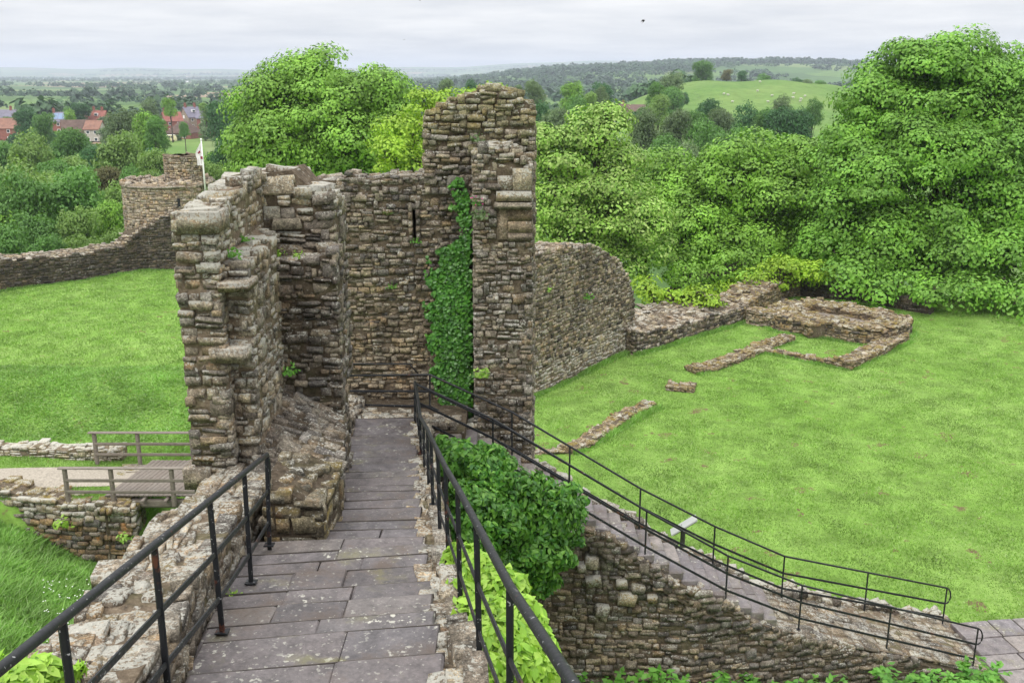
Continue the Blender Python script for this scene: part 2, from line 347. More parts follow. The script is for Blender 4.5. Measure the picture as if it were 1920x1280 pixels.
def stone_M(c, ex, ey, ez, l, d, h, rg, tilt=.06):
    """axes ex (along), ey (out), ez (up)"""
    e = Matrix.Rotation(rg.gauss(0, tilt), 3, 'Y') @ Matrix.Rotation(rg.gauss(0, tilt), 3, 'X') @ Matrix.Rotation(rg.gauss(0, tilt), 3, 'Z')
    B = np.array([ex, ey, ez], dtype=float).T @ np.array(e) @ np.diag([l, d, h])
    Mx = np.eye(4); Mx[:3, :3] = B; Mx[:3, 3] = c; return Mx
def emit(thing, stones, mats, limit=300, minpx=10, name='stone', rest='small_stones'):
    """stones: (matrix, variant, material index); the largest in view become parts, the rest one part"""
    def score(s):
        Mx = s[0]; c = Mx[:3, 3]; dist = max(1.0, float(np.linalg.norm(c)))
        out = Mx[:3, 1] / (np.linalg.norm(Mx[:3, 1]) + 1e-9); f = max(0.0, float(-(out @ c) / dist))
        l = np.linalg.norm(Mx[:3, 0]); h = np.linalg.norm(Mx[:3, 2])
        return math.sqrt(l * h) / dist * FPX * (.25 + .75 * min(1, f * 2.5)), l / dist * FPX
    sc = sorted(((score(s), i) for i, s in enumerate(stones)), reverse=True)
    loc = np.array(thing.location); single = set()
    for (a, lp), i in sc[:limit]:
        if lp < minpx: continue
        single.add(i); Mx, k, mi = stones[i]
        o = bpy.data.objects.new(name, rock_mesh(k, mats[mi])); COL.objects.link(o); o.parent = thing
        L = Mx.copy(); L[:3, 3] -= loc; o.matrix_basis = Matrix(L.tolist())
    for mi in range(len(mats)):
        rs = [s for i, s in enumerate(stones) if i not in single and s[2] == mi]
        if rs:
            V, Fc = joined(rs); o = part(rest, V, Fc, mats[mi], thing); o['kind'] = 'stuff'

class Plan:
    def __init__(s, pts):
        s.p = [np.array(p[:2], dtype=float) for p in pts]; s.u = [0]
        for a, b in zip(s.p, s.p[1:]): s.u.append(s.u[-1] + float(np.linalg.norm(b - a)))
        s.L = s.u[-1]
    def at(s, u):
        k = 0
        while k < len(s.p) - 2 and u > s.u[k + 1]: k += 1
        t = (s.p[k + 1] - s.p[k]) / (s.u[k + 1] - s.u[k]); q = s.p[k] + t * (u - s.u[k])
        return q, t
    def hit(s, px, py):
        """(u, z) where the ray through a photo pixel meets this vertical sheet"""
        d = ray(px, py); best = None
        for k in range(len(s.p) - 1):
            a, b = s.p[k], s.p[k + 1]; t = (b - a)
            A = np.array([[d.x, -t[0]], [d.y, -t[1]]])
            if abs(np.linalg.det(A)) < 1e-9: continue
            lam, w = np.linalg.solve(A, a)
            if lam <= 0: continue
            pen = max(0, -w, w - 1)
            if best is None or pen < best[0]: best = (pen, s.u[k] + w * (s.u[k + 1] - s.u[k]), d.z * lam)
        return best[1], best[2]
def lerp_fn(v):
    if callable(v): return v
    if isinstance(v, (int, float)): return lambda u: float(v)
    v = sorted(v); xs = [a for a, _ in v]; ys = [b for _, b in v]
    return lambda u: float(np.interp(u, xs, ys))
def lay(rg, surf, inside, u0, u1, v0, v1, rh, ln, dep, proud, tilt=.06, mi=0, big=.2, wave=.03, mfn=None):
    out = []; v = v0
    while v < v1:
        h = rg.uniform(*rh); u = u0 - rg.uniform(0, ln[1] * .6); ph = rg.uniform(0, 6)
        while u < u1:
            l = rg.uniform(*ln) * rg.choice((.6, 1, 1, 1.25)); hh = h; cv = v + h / 2 + wave * math.sin(u * 2.3 + ph)
            subs = [(cv, hh)]
            if h > rh[0] * 1.35 and rg.random() < .28: subs = [(cv - h * .25, h * .52), (cv + h * .25, h * .52)]
            elif rg.random() < big: subs = [(cv + h * .3, h * 1.65)]
            for c2, h2 in subs:
                ua, ub = max(u, u0 - .03), min(u + l, u1 + .03)
                if ub - ua < .06: continue
                uc = (ua + ub) / 2; lc = ub - ua; c2 += rg.uniform(-.012, .012)
                if inside(uc, c2):
                    p, n, t, up = surf(uc, c2)
                    d = rg.uniform(*dep); pr = rg.uniform(*proud)
                    k = rg.randrange(26)
                    mm = mfn(uc, c2, rg) if mfn else mi
                    out.append((stone_M(p + n * (pr - d / 2), t, n, up, lc * rg.uniform(.92, 1.05), d, h2 * rg.uniform(.88, 1.12), rg, tilt), k, mm))
            u += l
        v += h
    return out
UP = np.array([0, 0, 1.0])
def wall(name, label, plan, thick, base, top, mats, core, cat='wall', rh=(.09, .17), ln=(.16, .42), faces='ftlr', slope=0.0, stepw=0, recess=None,
         limit=300, group=None, proud=(-.012, .045), tilt=.045, seed=1, topthick=(.08, .15), wob=.05, mfn=None, big=.12, skip=None, parent=None, batter=0.0, topln=None, back=False):
    rg = random.Random(seed); pl = plan if isinstance(plan, Plan) else Plan(plan)
    bf, tf0 = lerp_fn(base), lerp_fn(top)
    ph = rg.uniform(0, 9)
    tf = lambda u: tf0(u) + wob * (math.sin(u * 3.1 + ph) + .7 * math.sin(u * 7.7 + ph * 2))
    def bk(t): return np.array([-t[1], t[0], 0.0])             # direction into the wall
    def zt(u, w):
        ww = w if not stepw else math.floor(w / stepw) * stepw
        return tf(u) + ww * slope
    q0, t0 = pl.at(0); t = parent if parent is not None else empty(name, (q0[0], q0[1], bf(0)), label, cat, group)
    # core
    us = list(np.linspace(0, pl.L, max(3, int(pl.L / .16))))
    if recess:
        for r in recess: us += [r[0] - .004, r[0], r[1], r[1] + .004]
        us = sorted(us)
    nv = max(3, min(60, int((max(tf(u) for u in us) - min(bf(u) for u in us)) / .14))); nw = max(2, int(thick / .2))
    if recess:
        nv = 60
    V = []; S = None
    for u in us:
        q, tt = pl.at(u); B = bk(tt); b, tp = bf(u), tf(u); sec = []
        for j in range(nv + 1):
            z = b + (tp - b) * j / nv; off = rg.uniform(-.006, .03)
            if recess:
                for r in recess:
                    if r[0] <= u <= r[1] and r[2] <= z <= r[3]: off = r[4]
            sec.append(np.array([q[0], q[1], z]) + B * (off + batter * (z - b)))
        for j in range(1, nw + 1):
            w = thick * j / nw; sec.append(np.array([q[0], q[1], zt(u, w) + rg.uniform(-.02, .02) - .01]) + B * w)
        sec.append(np.array([q[0], q[1], b]) + B * thick); S = len(sec); V += sec
    n = len(us); Fc = [(i * S + j, (i + 1) * S + j, (i + 1) * S + j + 1, i * S + j + 1) for i in range(n - 1) for j in range(S - 1)]
    Fc += [tuple(range(S)), tuple((n - 1) * S + j for j in range(S - 1, -1, -1))]
    part('wall_core', V, Fc, core, t)
    st = []
    if 'f' in faces:
        def sf(u, v):
            q, tt = pl.at(u); B = bk(tt); return np.array([q[0], q[1], v]) + B * batter * (v - bf(u)), -B, np.array([tt[0], tt[1], 0]), UP
        def ins(u, v):
            if skip and skip(u, v): return False
            if recess and any(r[0] - .09 < u < r[1] + .09 and r[2] < v < r[3] for r in recess): return False
            return bf(u) - .05 < v < tf(u) + .03
        zs = [bf(u) for u in us]; zt_ = [tf(u) for u in us]
        st += lay(rg, sf, ins, 0, pl.L, min(zs), max(zt_) + .05, rh, ln, (.14, .22), proud, tilt, mfn=mfn, big=big)
        if recess:
            for r in recess:
                for uu in (r[0] - .045, r[1] + .045):
                    z = r[2]
                    while z < r[3]:
                        h = rg.uniform(.12, .2); p, nn, tt3, up = sf(uu, z + h / 2)
                        st.append((stone_M(p - nn * .03, tt3, nn, up, .088, .2, h * .97, rg, .01), rg.randrange(26), 0)); z += h
    for e, u, sg in (('l', 0, -1), ('r', pl.L, 1)):
        if e in faces:
            q, tt = pl.at(u); B = bk(tt); t3 = np.array([tt[0], tt[1], 0.0])
            ex = -B if e == 'l' else B
            def sf(w, v, q=q, B=B, t3=t3, sg=sg, ex=ex): return np.array([q[0], q[1], v]) + B * w, t3 * sg, ex, UP
            def ins(w, v, u=u): return bf(u) - .05 < v < zt(u, w) + .03
            st += lay(rg, sf, ins, .02, thick, bf(u), max(zt(u, 0), zt(u, thick)) + .05, rh, (ln[0] * .8, ln[1] * .8), (.14, .2), (proud[0], proud[1] * .8), tilt, mfn=mfn)
    if 't' in faces:
        def sf(u, w):
            q, tt = pl.at(u); B = bk(tt); return np.array([q[0], q[1], zt(u, w)]) + B * w, UP, np.array([tt[0], tt[1], 0]), -B
        tl = topln or (.16, .4)
        st += lay(rg, sf, lambda u, w: 0 <= u <= pl.L, 0, pl.L, .02, thick - .02, (tl[0] * .8, tl[1] * .65), tl, topthick, (-.02, .045), tilt * 1.5, mi=len(mats) - 1)
    if back:
        def sf(u, v):
            q, tt = pl.at(u); B = bk(tt); return np.array([q[0], q[1], v]) + B * thick, B, -np.array([tt[0], tt[1], 0]), UP
        st += lay(rg, sf, lambda u, v: bf(u) < v < zt(u, thick), 0, pl.L, min(bf(u) for u in us), max(tf(u) for u in us), rh, ln, (.14, .2), proud, tilt)
    emit(t, st, mats, limit)
    return t, pl
def tops(pl, pts):
    return [pl.hit(*p) for p in pts]
def patch(t, corners, mats, rh=(.12, .22), ln=(.15, .4), dep=(.1, .18), proud=(.0, .06), seed=3, tilt=.09, core=None, cname='bedding', collect=None):
    """rubble laid on a bilinear patch: corners near-left, near-right, far-left, far-right"""
    rg = random.Random(seed); a, b, c, d = [np.array(x, dtype=float) for x in corners]
    U = np.linalg.norm(b - a); Vv = np.linalg.norm(c - a)
    def pt(u, v): s, r = u / U, v / Vv; return (a * (1 - s) + b * s) * (1 - r) + (c * (1 - s) + d * s) * r
    def sf(u, v):
        p = pt(u, v); tu = pt(u + .05, v) - p; tv = pt(u, v + .05) - p; tu /= np.linalg.norm(tu); n = np.cross(tu, tv); n /= np.linalg.norm(n); tv = np.cross(n, tu)
        return p, n, tu, tv
    st = lay(rg, sf, lambda u, v: 0 <= u <= U and 0 <= v <= Vv, 0, U, 0, Vv, rh, ln, dep, proud, tilt, mi=len(mats) - 1)
    if core:
        nu, nw = max(2, int(U / .2)), max(2, int(Vv / .2)); V = []
        for j in range(nw + 1):
            for i in range(nu + 1):
                p, n, *_ = sf(U * i / nu, Vv * j / nw); V.append(p + n * rg.uniform(-.03, .02) - n * .01)
        Fc = [(j * (nu + 1) + i, j * (nu + 1) + i + 1, (j + 1) * (nu + 1) + i + 1, (j + 1) * (nu + 1) + i) for j in range(nw) for i in range(nu)]
        part(cname, V, Fc, core, t)
    if collect is not None: collect += st
    else: emit(t, st, mats)

# ------------------------------------------------------------------ terrain
YB = ([-60, -7, -5, -1, 1.2, 6, 12, 16.5, 20, 25.5, 40, 80], [66, 66, 60, 42, 40, 47, 51.5, 58.5, 57, 52.5, 49, 48])
def near_H(x, y):
    x = np.asarray(x, float); y = np.asarray(y, float)
    right = -12.4 + np.maximum(0, 17.5 - np.hypot(x * .8, y)) * .42
    ditch = -16.8 + np.minimum(2.6, .45 * np.maximum(0, -13 - x)) + np.maximum(0, 30 - y) * .27
    ditch = np.minimum(ditch, -3.6 - .0 * y - np.maximum(0, y - 2) * .35)
    terr = -14.0 + .95 * sm((y - 35.5) / 6.5) + .25 * np.exp(-((x + 20) / 7) ** 2 - ((y - 58) / 8) ** 2)
    gapz = -17.0 + 3.9 * sm((y - 36) / 7)
    side = sm((-x - 12.6) / .6)
    back = terr * side + gapz * (1 - side)
    left = np.where(y < 30.45, ditch, back)
    w = sm((x + 7) / 3.0)
    z = left * (1 - w) + right * w
    yb = np.interp(x, *YB)
    z = z - np.clip((y - yb - 3.0) * .6, 0, 9.5)
    z = z + .06 * np.sin(x * .7 + y * .35) * np.cos(y * .55 - x * .2) * (y > 19)
    return z
def far_H(x, y):
    x = np.asarray(x, float); y = np.asarray(y, float)
    z = -24 + 1.5 * np.sin(x / 160) * np.cos(y / 210)
    az = x / np.maximum(y, 1)
    # pasture knoll with the sheep
    hill = (21.5 + .5 * np.sin(y / 9 + az * 20) + .5 * np.sin(az * 90 + y / 30)) * np.exp(-((az - .245) / .14) ** 4) * sm((y - 300) / 175) * (1 - .75 * sm((y - 500) / 160))
    z = z + hill
    # valley side on the right, long ridge beyond
    z = z + 34 * sm((az + .13) / .22) * sm((y - 1300) / 900) + 8 * sm((az - .0) / .2) * sm((y - 1900) / 500) * (1 + .3 * np.sin(az * 30))
    z = z + 30 * sm((az + .02) / .35) * sm((y - 2600) / 3000)
    z = z + 112 * sm((y - 6200) / 3500) * (.8 + .12 * np.sin(az * 9 + 1) + .06 * np.sin(az * 31) + .04 * np.sin(az * 67 + 2))
    return z
def terrain_z(x, y):
    return float(near_H(x, y)) if (-45 < x < 45 and -15 < y < 80) else float(far_H(x, y))

def grid(xs, ys, H):
    X, Y = np.meshgrid(xs, ys); Z = H(X, Y); V = np.stack([X, Y, Z], -1).reshape(-1, 3); nx, ny = len(xs), len(ys)
    i = np.arange(nx - 1)[None, :] + nx * np.arange(ny - 1)[:, None]; i = i.ravel()
    return V, np.stack([i, i + 1, i + 1 + nx, i + nx], 1)
xs = np.linspace(-45, 45, 226); ys = np.concatenate([np.linspace(-15, 30.3, 114), [30.5], np.linspace(30.9, 80, 124)])
V, Fc = grid(xs, ys, near_H)
o = link('castle_ground', mesh('castle_ground', V, Fc, M['lawn'], True)); o['kind'] = 'structure'
# ring sheet for the far country
rr = np.concatenate([[1, 30, 60], np.geomspace(80, 11500, 190)]); th = np.concatenate([np.linspace(R(-42), R(42), 260), np.linspace(R(48), R(312), 45)])
V = []; 
RRr, TT = np.meshgrid(rr, th, indexing='ij'); X = RRr * np.sin(TT); Y = RRr * np.cos(TT); Z = far_H(X, Y); Z = np.where(RRr < 60, np.minimum(Z, -24.5), Z)
V = np.stack([X, Y, Z], -1).reshape(-1, 3); nt = len(th); Fq = []
a, b = np.meshgrid(np.arange(len(rr) - 1), np.arange(nt), indexing='ij'); a = a.ravel(); b = b.ravel(); b2 = (b + 1) % nt
Fq = np.stack([a * nt + b, (a + 1) * nt + b, (a + 1) * nt + b2, a * nt + b2], 1)[:, ::-1]
gm = mesh('ground', V, Fq, M['fields'], True); gm.materials.append(M['pasture'])
cen = V[Fq].mean(1); azc = cen[:, 0] / np.maximum(cen[:, 1], 1)
isp = ((cen[:, 1] > 290) & (cen[:, 1] < 560) & (azc > .115) & (azc < .42)) | ((cen[:, 1] > 290) & (cen[:, 1] < 405) & (azc > -.41) & (azc < -.31))
gm.polygons.foreach_set('material_index', isp.astype(np.int32))
o = link('ground', gm); o['kind'] = 'structure'

# ------------------------------------------------------------------ leaves and blades
def frames(N):
    N = N / (np.linalg.norm(N, axis=1, keepdims=True) + 1e-9)
    r = RG.normal(size=N.shape); T = np.cross(N, r); T /= (np.linalg.norm(T, axis=1, keepdims=True) + 1e-9); return N, T, np.cross(N, T)
def leaf_quads(C, N, size, asp=.62, droop=.25):
    N, T, B = frames(N); s = np.asarray(size).reshape(-1, 1) * np.ones((len(C), 1))
    # folded diamond
    V = np.stack([C - T * s * .5, C - B * s * asp * .5 - N * s * .10, C + T * s * .5 - N * s * droop * .5, C + B * s * asp * .5 - N * s * .10], 1).reshape(-1, 3)
    return V, np.arange(len(C) * 4).reshape(-1, 4)
def crown_leaves(blobs, leaf, cov, clump=1.0, flat=.62, inner=.12):
    """blobs: (centre, (rx, ry, rz)); leaves sit in clumps over each blob"""
    CC, NN = [], []
    for c, r in blobs:
        c = np.array(c); r = np.array(r, float)
        area = 4 * math.pi * ((r[0] * r[1]) ** 1.6 / 3 + (r[0] * r[2]) ** 1.6 / 3 + (r[1] * r[2]) ** 1.6 / 3) ** (1 / 1.6)
        nc = max(6, int(area / (clump * clump * 1.35)))
        d = RG.normal(size=(nc, 3)); d /= np.linalg.norm(d, axis=1, keepdims=True); d[:, 2] = np.where(d[:, 2] < -.55, -d[:, 2], d[:, 2])
        k = RG.uniform(.72, 1.12, (nc, 1)); pc = c + d * r * k
        out = d / r; out /= np.linalg.norm(out, axis=1, keepdims=True)
        nl = max(4, int(area * cov / (leaf * leaf * .4) / nc))
        rc = clump * RG.uniform(.6, 1.45, nc)
        dd = RG.normal(size=(nc, nl, 3)); dd /= np.linalg.norm(dd, axis=2, keepdims=True)
        w = out[:, None, :] * .62 + np.array([0, 0, .7]); dot = (dd * w).sum(2, keepdims=True)
        dd = np.where(dot < -.35, -dd, dd)
        pos = pc[:, None, :] + dd * rc[:, None, None] * np.array([1, 1, flat]) * RG.uniform(.72, 1.05, (nc, nl, 1))
        nn = dd * 1.0 + np.array([0, 0, .22]) + out[:, None, :] * .15 + RG.normal(size=dd.shape) * .24
        CC.append(pos.reshape(-1, 3)); NN.append(nn.reshape(-1, 3))
        ni = int(nc * nl * inner); di = RG.normal(size=(ni, 3)); di /= np.linalg.norm(di, axis=1, keepdims=True)
        CC.append(c + di * r * RG.uniform(.35, .85, (ni, 1))); NN.append(RG.normal(size=(ni, 3)) + np.array([0, 0, .5]))
    return np.vstack(CC), np.vstack(NN)
def limbs(mb, base, blobs, r0=.35, rg=random):
    base = Vector(base); top = Vector(np.mean([np.array(b[0]) for b in blobs], axis=0).tolist())
    fork = base.lerp(top, .45); fork.x = base.x + (top.x - base.x) * .3
    mb.tube([base, base.lerp(fork, .5) + Vector((rg.uniform(-.1, .1), 0, 0)), fork], [r0 * 1.25, r0, r0 * .8], 9)
    for c, r in blobs:
        c = Vector([float(i) for i in c])
        mid = fork.lerp(c, .5) + Vector((rg.uniform(-.4, .4), rg.uniform(-.4, .4), .5))
        mb.tube([fork, mid, c], [r0 * .6, r0 * .35, r0 * .18], 6)
        for _ in range(6):
            d = Vector((rg.gauss(0, 1), rg.gauss(0, 1), abs(rg.gauss(0, .9)) + .2)).normalized()
            e = c + Vector((d.x * r[0], d.y * r[1], d.z * r[2])) * rg.uniform(.75, .92)
            mb.tube([mid.lerp(c, rg.random()), c.lerp(e, .55) + Vector((0, 0, .15)), e], [r0 * .2, r0 * .12, r0 * .04], 5)
def big_tree(name, label, blobs_px, Y, mat, leaf=.24, cov=2.3, clump=1.1, group=None, base_px=None, depth=.8, inner=.22):
    blobs = []
    for b in blobs_px:
        px, py, rx, rz = b[:4]; yy = Y + (b[4] if len(b) > 4 else 0); c = P(px, py, yy); s = mpp(c)
        k = 1 - .6 * clump / (rx * s) ; k = max(.6, k)
        blobs.append((tuple(c), (rx * s * k, min(rx, rz) * s * depth, rz * s * k)))
    bx = P(base_px or blobs_px[0][0], 400, Y).x; bz = terrain_z(bx, Y)
    t = empty(name, (bx, Y, bz), label, 'tree', group)
    C, N = crown_leaves(blobs, leaf, cov, clump, inner=inner); V, Fc = leaf_quads(C, N, RG.uniform(.7, 1.25, len(C)) * leaf)
    part('crown', V, Fc, mat, t)
    mb = MB(); limbs(mb, (bx, Y, bz - .3), blobs, .4, random.Random(3)); mb.build('trunk', M['bark'], t, True)
    return t

# ------------------------------------------------------------------ the ruins
def planY(px0, px1, Y, py):
    a, b = P(px0, py, Y), P(px1, py, Y); return Plan([(a.x, Y), (b.x, Y)])
# left jamb, broken end towards the camera
plA = Plan([(-4.06, 11.5), (-3.56, 11.5)])
wall('ruined_wall', 'tall lichened rubble wall end left of the steps, stepped at the top with a big pale block', plA, 2.3, -7.4, [(0, -1.62), (.58, -1.58)], [M['rub'], M['pale'], M['crust'], M['pale']], M['mor_p'],
     rh=(.06, .15), ln=(.12, .36), slope=.13, stepw=.4, seed=5, wob=.02, tilt=.05, topthick=(.12, .2), topln=(.2, .5), mfn=lambda u, v, r: 1 if v > -2.4 + r.uniform(-.6, .5) else (2 if r.random() < .3 else 0), proud=(-.015, .05), faces='ftr')
plA2 = Plan([(-3.56, 11.72), (-3.28, 11.72)])
wall('ruined_wall', 'narrow lower stub of rubble wall with weathered vertical side facing the narrow steps', plA2, 1.62, -7.4, [(0, -2.2), (.3, -2.3)], [M['rub'], M['pale'], M['pale']], M['mor_p'],
     rh=(.06, .16), ln=(.10, .28), slope=.10, stepw=.4, seed=8, wob=.02, mfn=lambda u, v, r: 1 if r.random() < .35 else 0, proud=(-.015, .06), faces='ftr')
plB = Plan([(-3.30, 13.3), (-2.47, 13.3)])
wall('ruined_wall', 'dark rubble face with a ledge on top, beside the far part of the narrow steps', plB, .5, -8.0, [(0, -2.50), (.45, -2.46), (.83, -2.42)], [M['dark'], M['rub']], M['mor_d'], rh=(.06, .17), ln=(.12, .32), tilt=.08, proud=(-.02, .06), seed=9, wob=.02, faces='ftr')
plB2 = Plan([P(446, 330, 13.82)[:2], P(622, 360, 13.82)[:2]])
wall('ruined_wall', 'upper rubble wall set back above the dark face, its top stones white with lichen', plB2, .95, -4.5, tops(plB2, [(446, 340), (470, 324), (560, 321), (572, 346), (600, 366), (622, 380)]), [M['dark'], M['pale'], M['pale']], M['mor'],
     rh=(.07, .18), ln=(.16, .5), seed=12, wob=.015, topln=(.25, .6), topthick=(.12, .2), mfn=lambda u, v, r: 1 if v > -1.9 + r.uniform(-.3, .3) or r.random() < .12 else 0, proud=(-.01, .06), tilt=.07, faces='ftr')
# back wall with slit and the tall fragment
xC0 = P(598, 500, 19.2).x; xC1 = P(890, 500, 19.2).x
plC = Plan([(xC0, 19.2), (xC1, 19.2)])
uS = plC.hit(777, 420)[0]; zS0 = plC.hit(777, 452)[1]; zS1 = plC.hit(777, 390)[1]
def mC(u, v, r):
    if v > -2.7: return 1 if r.random() < .35 else 0
    return 2 if (v < -4.4 + r.uniform(-.7, .7)) else (0 if r.random() < .7 else 2)
wall('ruined_wall', 'long back wall of coursed rubble with a narrow slit, behind the landing', plC, .9, -7.6, tops(plC, [(598, 338), (640, 340), (655, 325), (670, 334), (700, 333), (790, 331), (800, 326), (890, 330)]), [M['dark'], M['rub'], M['ochre'], M['rub']], M['mor'],
     rh=(.05, .13), ln=(.09, .26), tilt=.06, proud=(-.02, .055), seed=21, wob=.02, recess=[(uS - .03, uS + .03, zS0, zS1, .45)], mfn=mC, faces='ft')
plD = Plan([P(797, 300, 19.15)[:2], P(1001, 300, 19.15)[:2]])
td, _ = wall('ruined_wall', 'tall broken tower fragment with green algae on its rounded stones', plD, 1.25, [(0, -2.2), (.9, -2.2), (.95, -7.8), (3, -12.6)], tops(plD, [(797, 230), (801, 214), (828, 204), (832, 193), (868, 188), (874, 178), (905, 176), (909, 168), (962, 167), (966, 184), (986, 188), (989, 202), (1003, 206)]), [M['green'], M['rub'], M['green']], M['mor'],
     rh=(.08, .15), ln=(.14, .34), seed=33, wob=.015, mfn=lambda u, v, r: 0 if v > -1.2 + r.uniform(-.4, .3) else 1, proud=(-.01, .08), tilt=.09, faces='ftlr', topln=(.2, .4), topthick=(.09, .15))
plE = Plan([P(888, 420, 18.3)[:2], P(997, 420, 18.3)[:2]])
zE = lambda py: plE.hit(950, py)[1]
te, _ = wall('ruined_wall', 'tall square pier of rubble with smooth ashlar panel and string courses, right of the ivy', plE, .95, -12.6, tops(plE, [(888, 290), (905, 276), (940, 266), (972, 284), (985, 312), (997, 314)]), [M['rub'], M['pale'], M['dark'], M['pale']], M['mor'],
     rh=(.06, .15), ln=(.10, .26), seed=41, wob=.02, mfn=lambda u, v, r: 1 if v > zE(330) and r.random() < .6 else (2 if v < -6.2 and r.random() < .7 else 0), proud=(-.015, .05), tilt=.07,
     skip=lambda u, v: (u > .40 and zE(452) < v < zE(318)), faces='ftlr')
# ashlar on the pier: cap block, two string courses, panel blocks
def pxblock(t, x0, x1, y0, y1, Y, depth, mat, name='stone', k=27, out=0.0):
    a, b = P(x0, y1, Y), P(x1, y0, Y); c = (a + b) / 2
    o = bpy.data.objects.new(name, rock_mesh(k, mat)); COL.objects.link(o); o.parent = t
    o.location = Vector((c.x, Y + depth / 2 - out, c.z)) - t.location; o.scale = ((b.x - a.x) / .97, depth, abs(b.z - a.z) / .97); return o
ash = stone_mat('ashlar_block', (1.1, 1, .85), lichen=.25, dark=.35, moss=.15, orange=.12, bright=1.35, sc=.8); M['ash'] = ash
for (x0, x1, y0, y1, k, mt, ou) in [(962, 997, 316, 356, 27, M['pale'], .06), (933, 962, 330, 356, 28, M['pale'], .04), (932, 997, 358, 376, 29, M['pale'], .10), (928, 997, 379, 391, 30, M['dark'], .13), (932, 953, 393, 448, 31, ash, .02),
                                    (953, 997, 393, 414, 26, ash, .03), (953, 997, 415, 436, 28, ash, .03), (953, 997, 437, 452, 27, ash, .035), (917, 931, 393, 408, 26, M['dark'], .06), (917, 931, 409, 424, 30, M['rub'], .05)]:
    pxblock(te, x0, x1, y0, y1, 18.3, .3, mt, 'ashlar_block', k, ou)
# big blocks seen on the near wall end
ta = [o for o in COL.objects if o.name == 'ruined_wall'][0]
for (x0, x1, y0, y1, k, mt) in [(333, 406, 399, 438, 27, M['pale']), (394, 458, 655, 681, 26, M['crust']), (346, 392, 880, 918, 28, M['crust']), (408, 462, 532, 548, 26, M['crust'])]:
    pxblock(ta, x0, x1, y0, y1, 11.42, .5, mt, 'stone', k, .0)

# rubble ledge block in the foreground left of the narrow steps
plK = Plan([P(497, 1000, 9.55)[:2], P(607, 1000, 9.55)[:2]])
tk, _ = wall('stone_ledge', 'low block of big mossy stones where the steps become narrow', plK, 1.1, -6.2, [(0, -4.26), (.3, -4.34), (.6, -4.5)], [M['dkm'], M['dkm']], M['mor_d'], rh=(.12, .26), ln=(.16, .42), seed=51, wob=.02, slope=.02, faces='ftr', big=0)
# ------------------------------------------------------------------ stepped path
def zp(Y): return -2.75 - .22 * Y if Y < 14.9 else -6.028 - .13 * (Y - 14.9)
rows = [1280 + 190, 1400, 1335, 1257, 1198, 1166, 1134, 1107, 1077, 1054, 1035, 1016, 997, 980, 959, 942, 926, 914, 900, 888, 875, 862, 850, 835, 818, 803]
def rowY(py):
    d = ray(700, py); a = -d.z / d.y; Y = 2.75 / (a - .22)
    if Y > 14.9: Y = (6.028 - .13 * 14.9) / (a - .13)
    return Y
xr = lambda Y: float(np.interp(Y, [2, 4, 5.8, 8.9, 11.07, 17.3], [-.1, -.31, -.52, -.92, -1.18, -1.88]))
xw = lambda Y: float(np.interp(Y, [2, 4, 5.8, 6.9, 9.6], [-1.75, -2.0, -2.2, -2.41, -2.8]))
xn = lambda Y: float(np.interp(Y, [8.9, 17.5], [-1.97, -3.0]))
tst = empty('stone_steps', (-1.5, 9, zp(9)), 'long flight of shallow wet flagstone steps descending from the camera', 'steps')
rg = random.Random(77)
SV = []
def cham_box(sx, sy, sz, c=.018, j=.006, rg=rg):
    V = []; idx = {}
    for a in range(3):
        for x in (-1, 1):
            for y in (-1, 1):
                for z in (-1, 1):
                    s = [x, y, z]; h = [sx / 2, sy / 2, sz / 2]
                    p = [s[i] * (h[i] - (0 if i == a else c)) + rg.uniform(-j, j) * (0 if (i == 2 and a == 2) else 1) for i in range(3)]
                    V.append(p)
    bm = bmesh.new()
    for p in V: bm.verts.new(p)
    bmesh.ops.convex_hull(bm, input=bm.verts)
    bm.verts.ensure_lookup_table(); bm.verts.index_update()
    Vn = [v.co.copy() for v in bm.verts]; Fn = [[v.index for v in f.verts] for f in bm.faces]; bm.free(); return Vn, Fn
Ys = [1.4, 2.0, 2.6] + [rowY(r) for r in rows if rowY(r) > 3.0]
Ys = sorted(set(round(y, 3) for y in Ys)) + [17.45]
for i in range(len(Ys) - 1):
    y0, y1 = Ys[i], Ys[i + 1]
    if y1 - y0 < .12: continue
    zt_ = zp((y0 + y1) / 2); narrow = y0 > 9.25
    xl = (xn if narrow else xw)((y0 + y1) / 2) - .05; xx = xr((y0 + y1) / 2) + .02
    wdt = xx - xl
    cuts = [xl]
    if y0 < 9.6:
        nsl = 2 if rg.random() < .75 else 1 + (not narrow) * 2; 
        cuts += sorted(xl + wdt * ((k + 1) / nsl + rg.uniform(-.1, .1)) for k in range(nsl - 1))
    cuts.append(xx); xm = (xl + xx) / 2
    yaw = (.14 if y0 < 9 else .07) + rg.uniform(-.012, .012)
    for a, b in zip(cuts, cuts[1:]):
        Vn, Fn = cham_box(b - a - .003, y1 - y0 + .012, .16, .016, .009)
        cx, cy = (a + b) / 2, (y0 + y1) / 2 - .02
        Mr = Matrix.Rotation(rg.gauss(0, .008), 3, 'Y') @ Matrix.Rotation(rg.gauss(.01, .014), 3, 'X')
        cz = zt_ - .085 + rg.uniform(-.010, .010)
        Vn = [Mr @ v + Vector((cx, cy, cz)) for v in Vn]; Vn = [Vector((v.x, v.y + yaw * (v.x - xm), v.z)) for v in Vn]
        part('slab', Vn, Fn, M['flag'], tst)
    mb = MB(); ya = rg.uniform(-.012, .012); mb.bar((xl, y1 - .002 + ya + yaw * (xl - xm), zt_ - .050), (xx, y1 - .002 - ya + yaw * (xx - xm), zt_ - .050), .015, .08); mb.build('nosing_shadow', M['nosing_shadow'], tst)  # thin dark bar paints a shadow line along the far edge of the step
mb = MB(); 
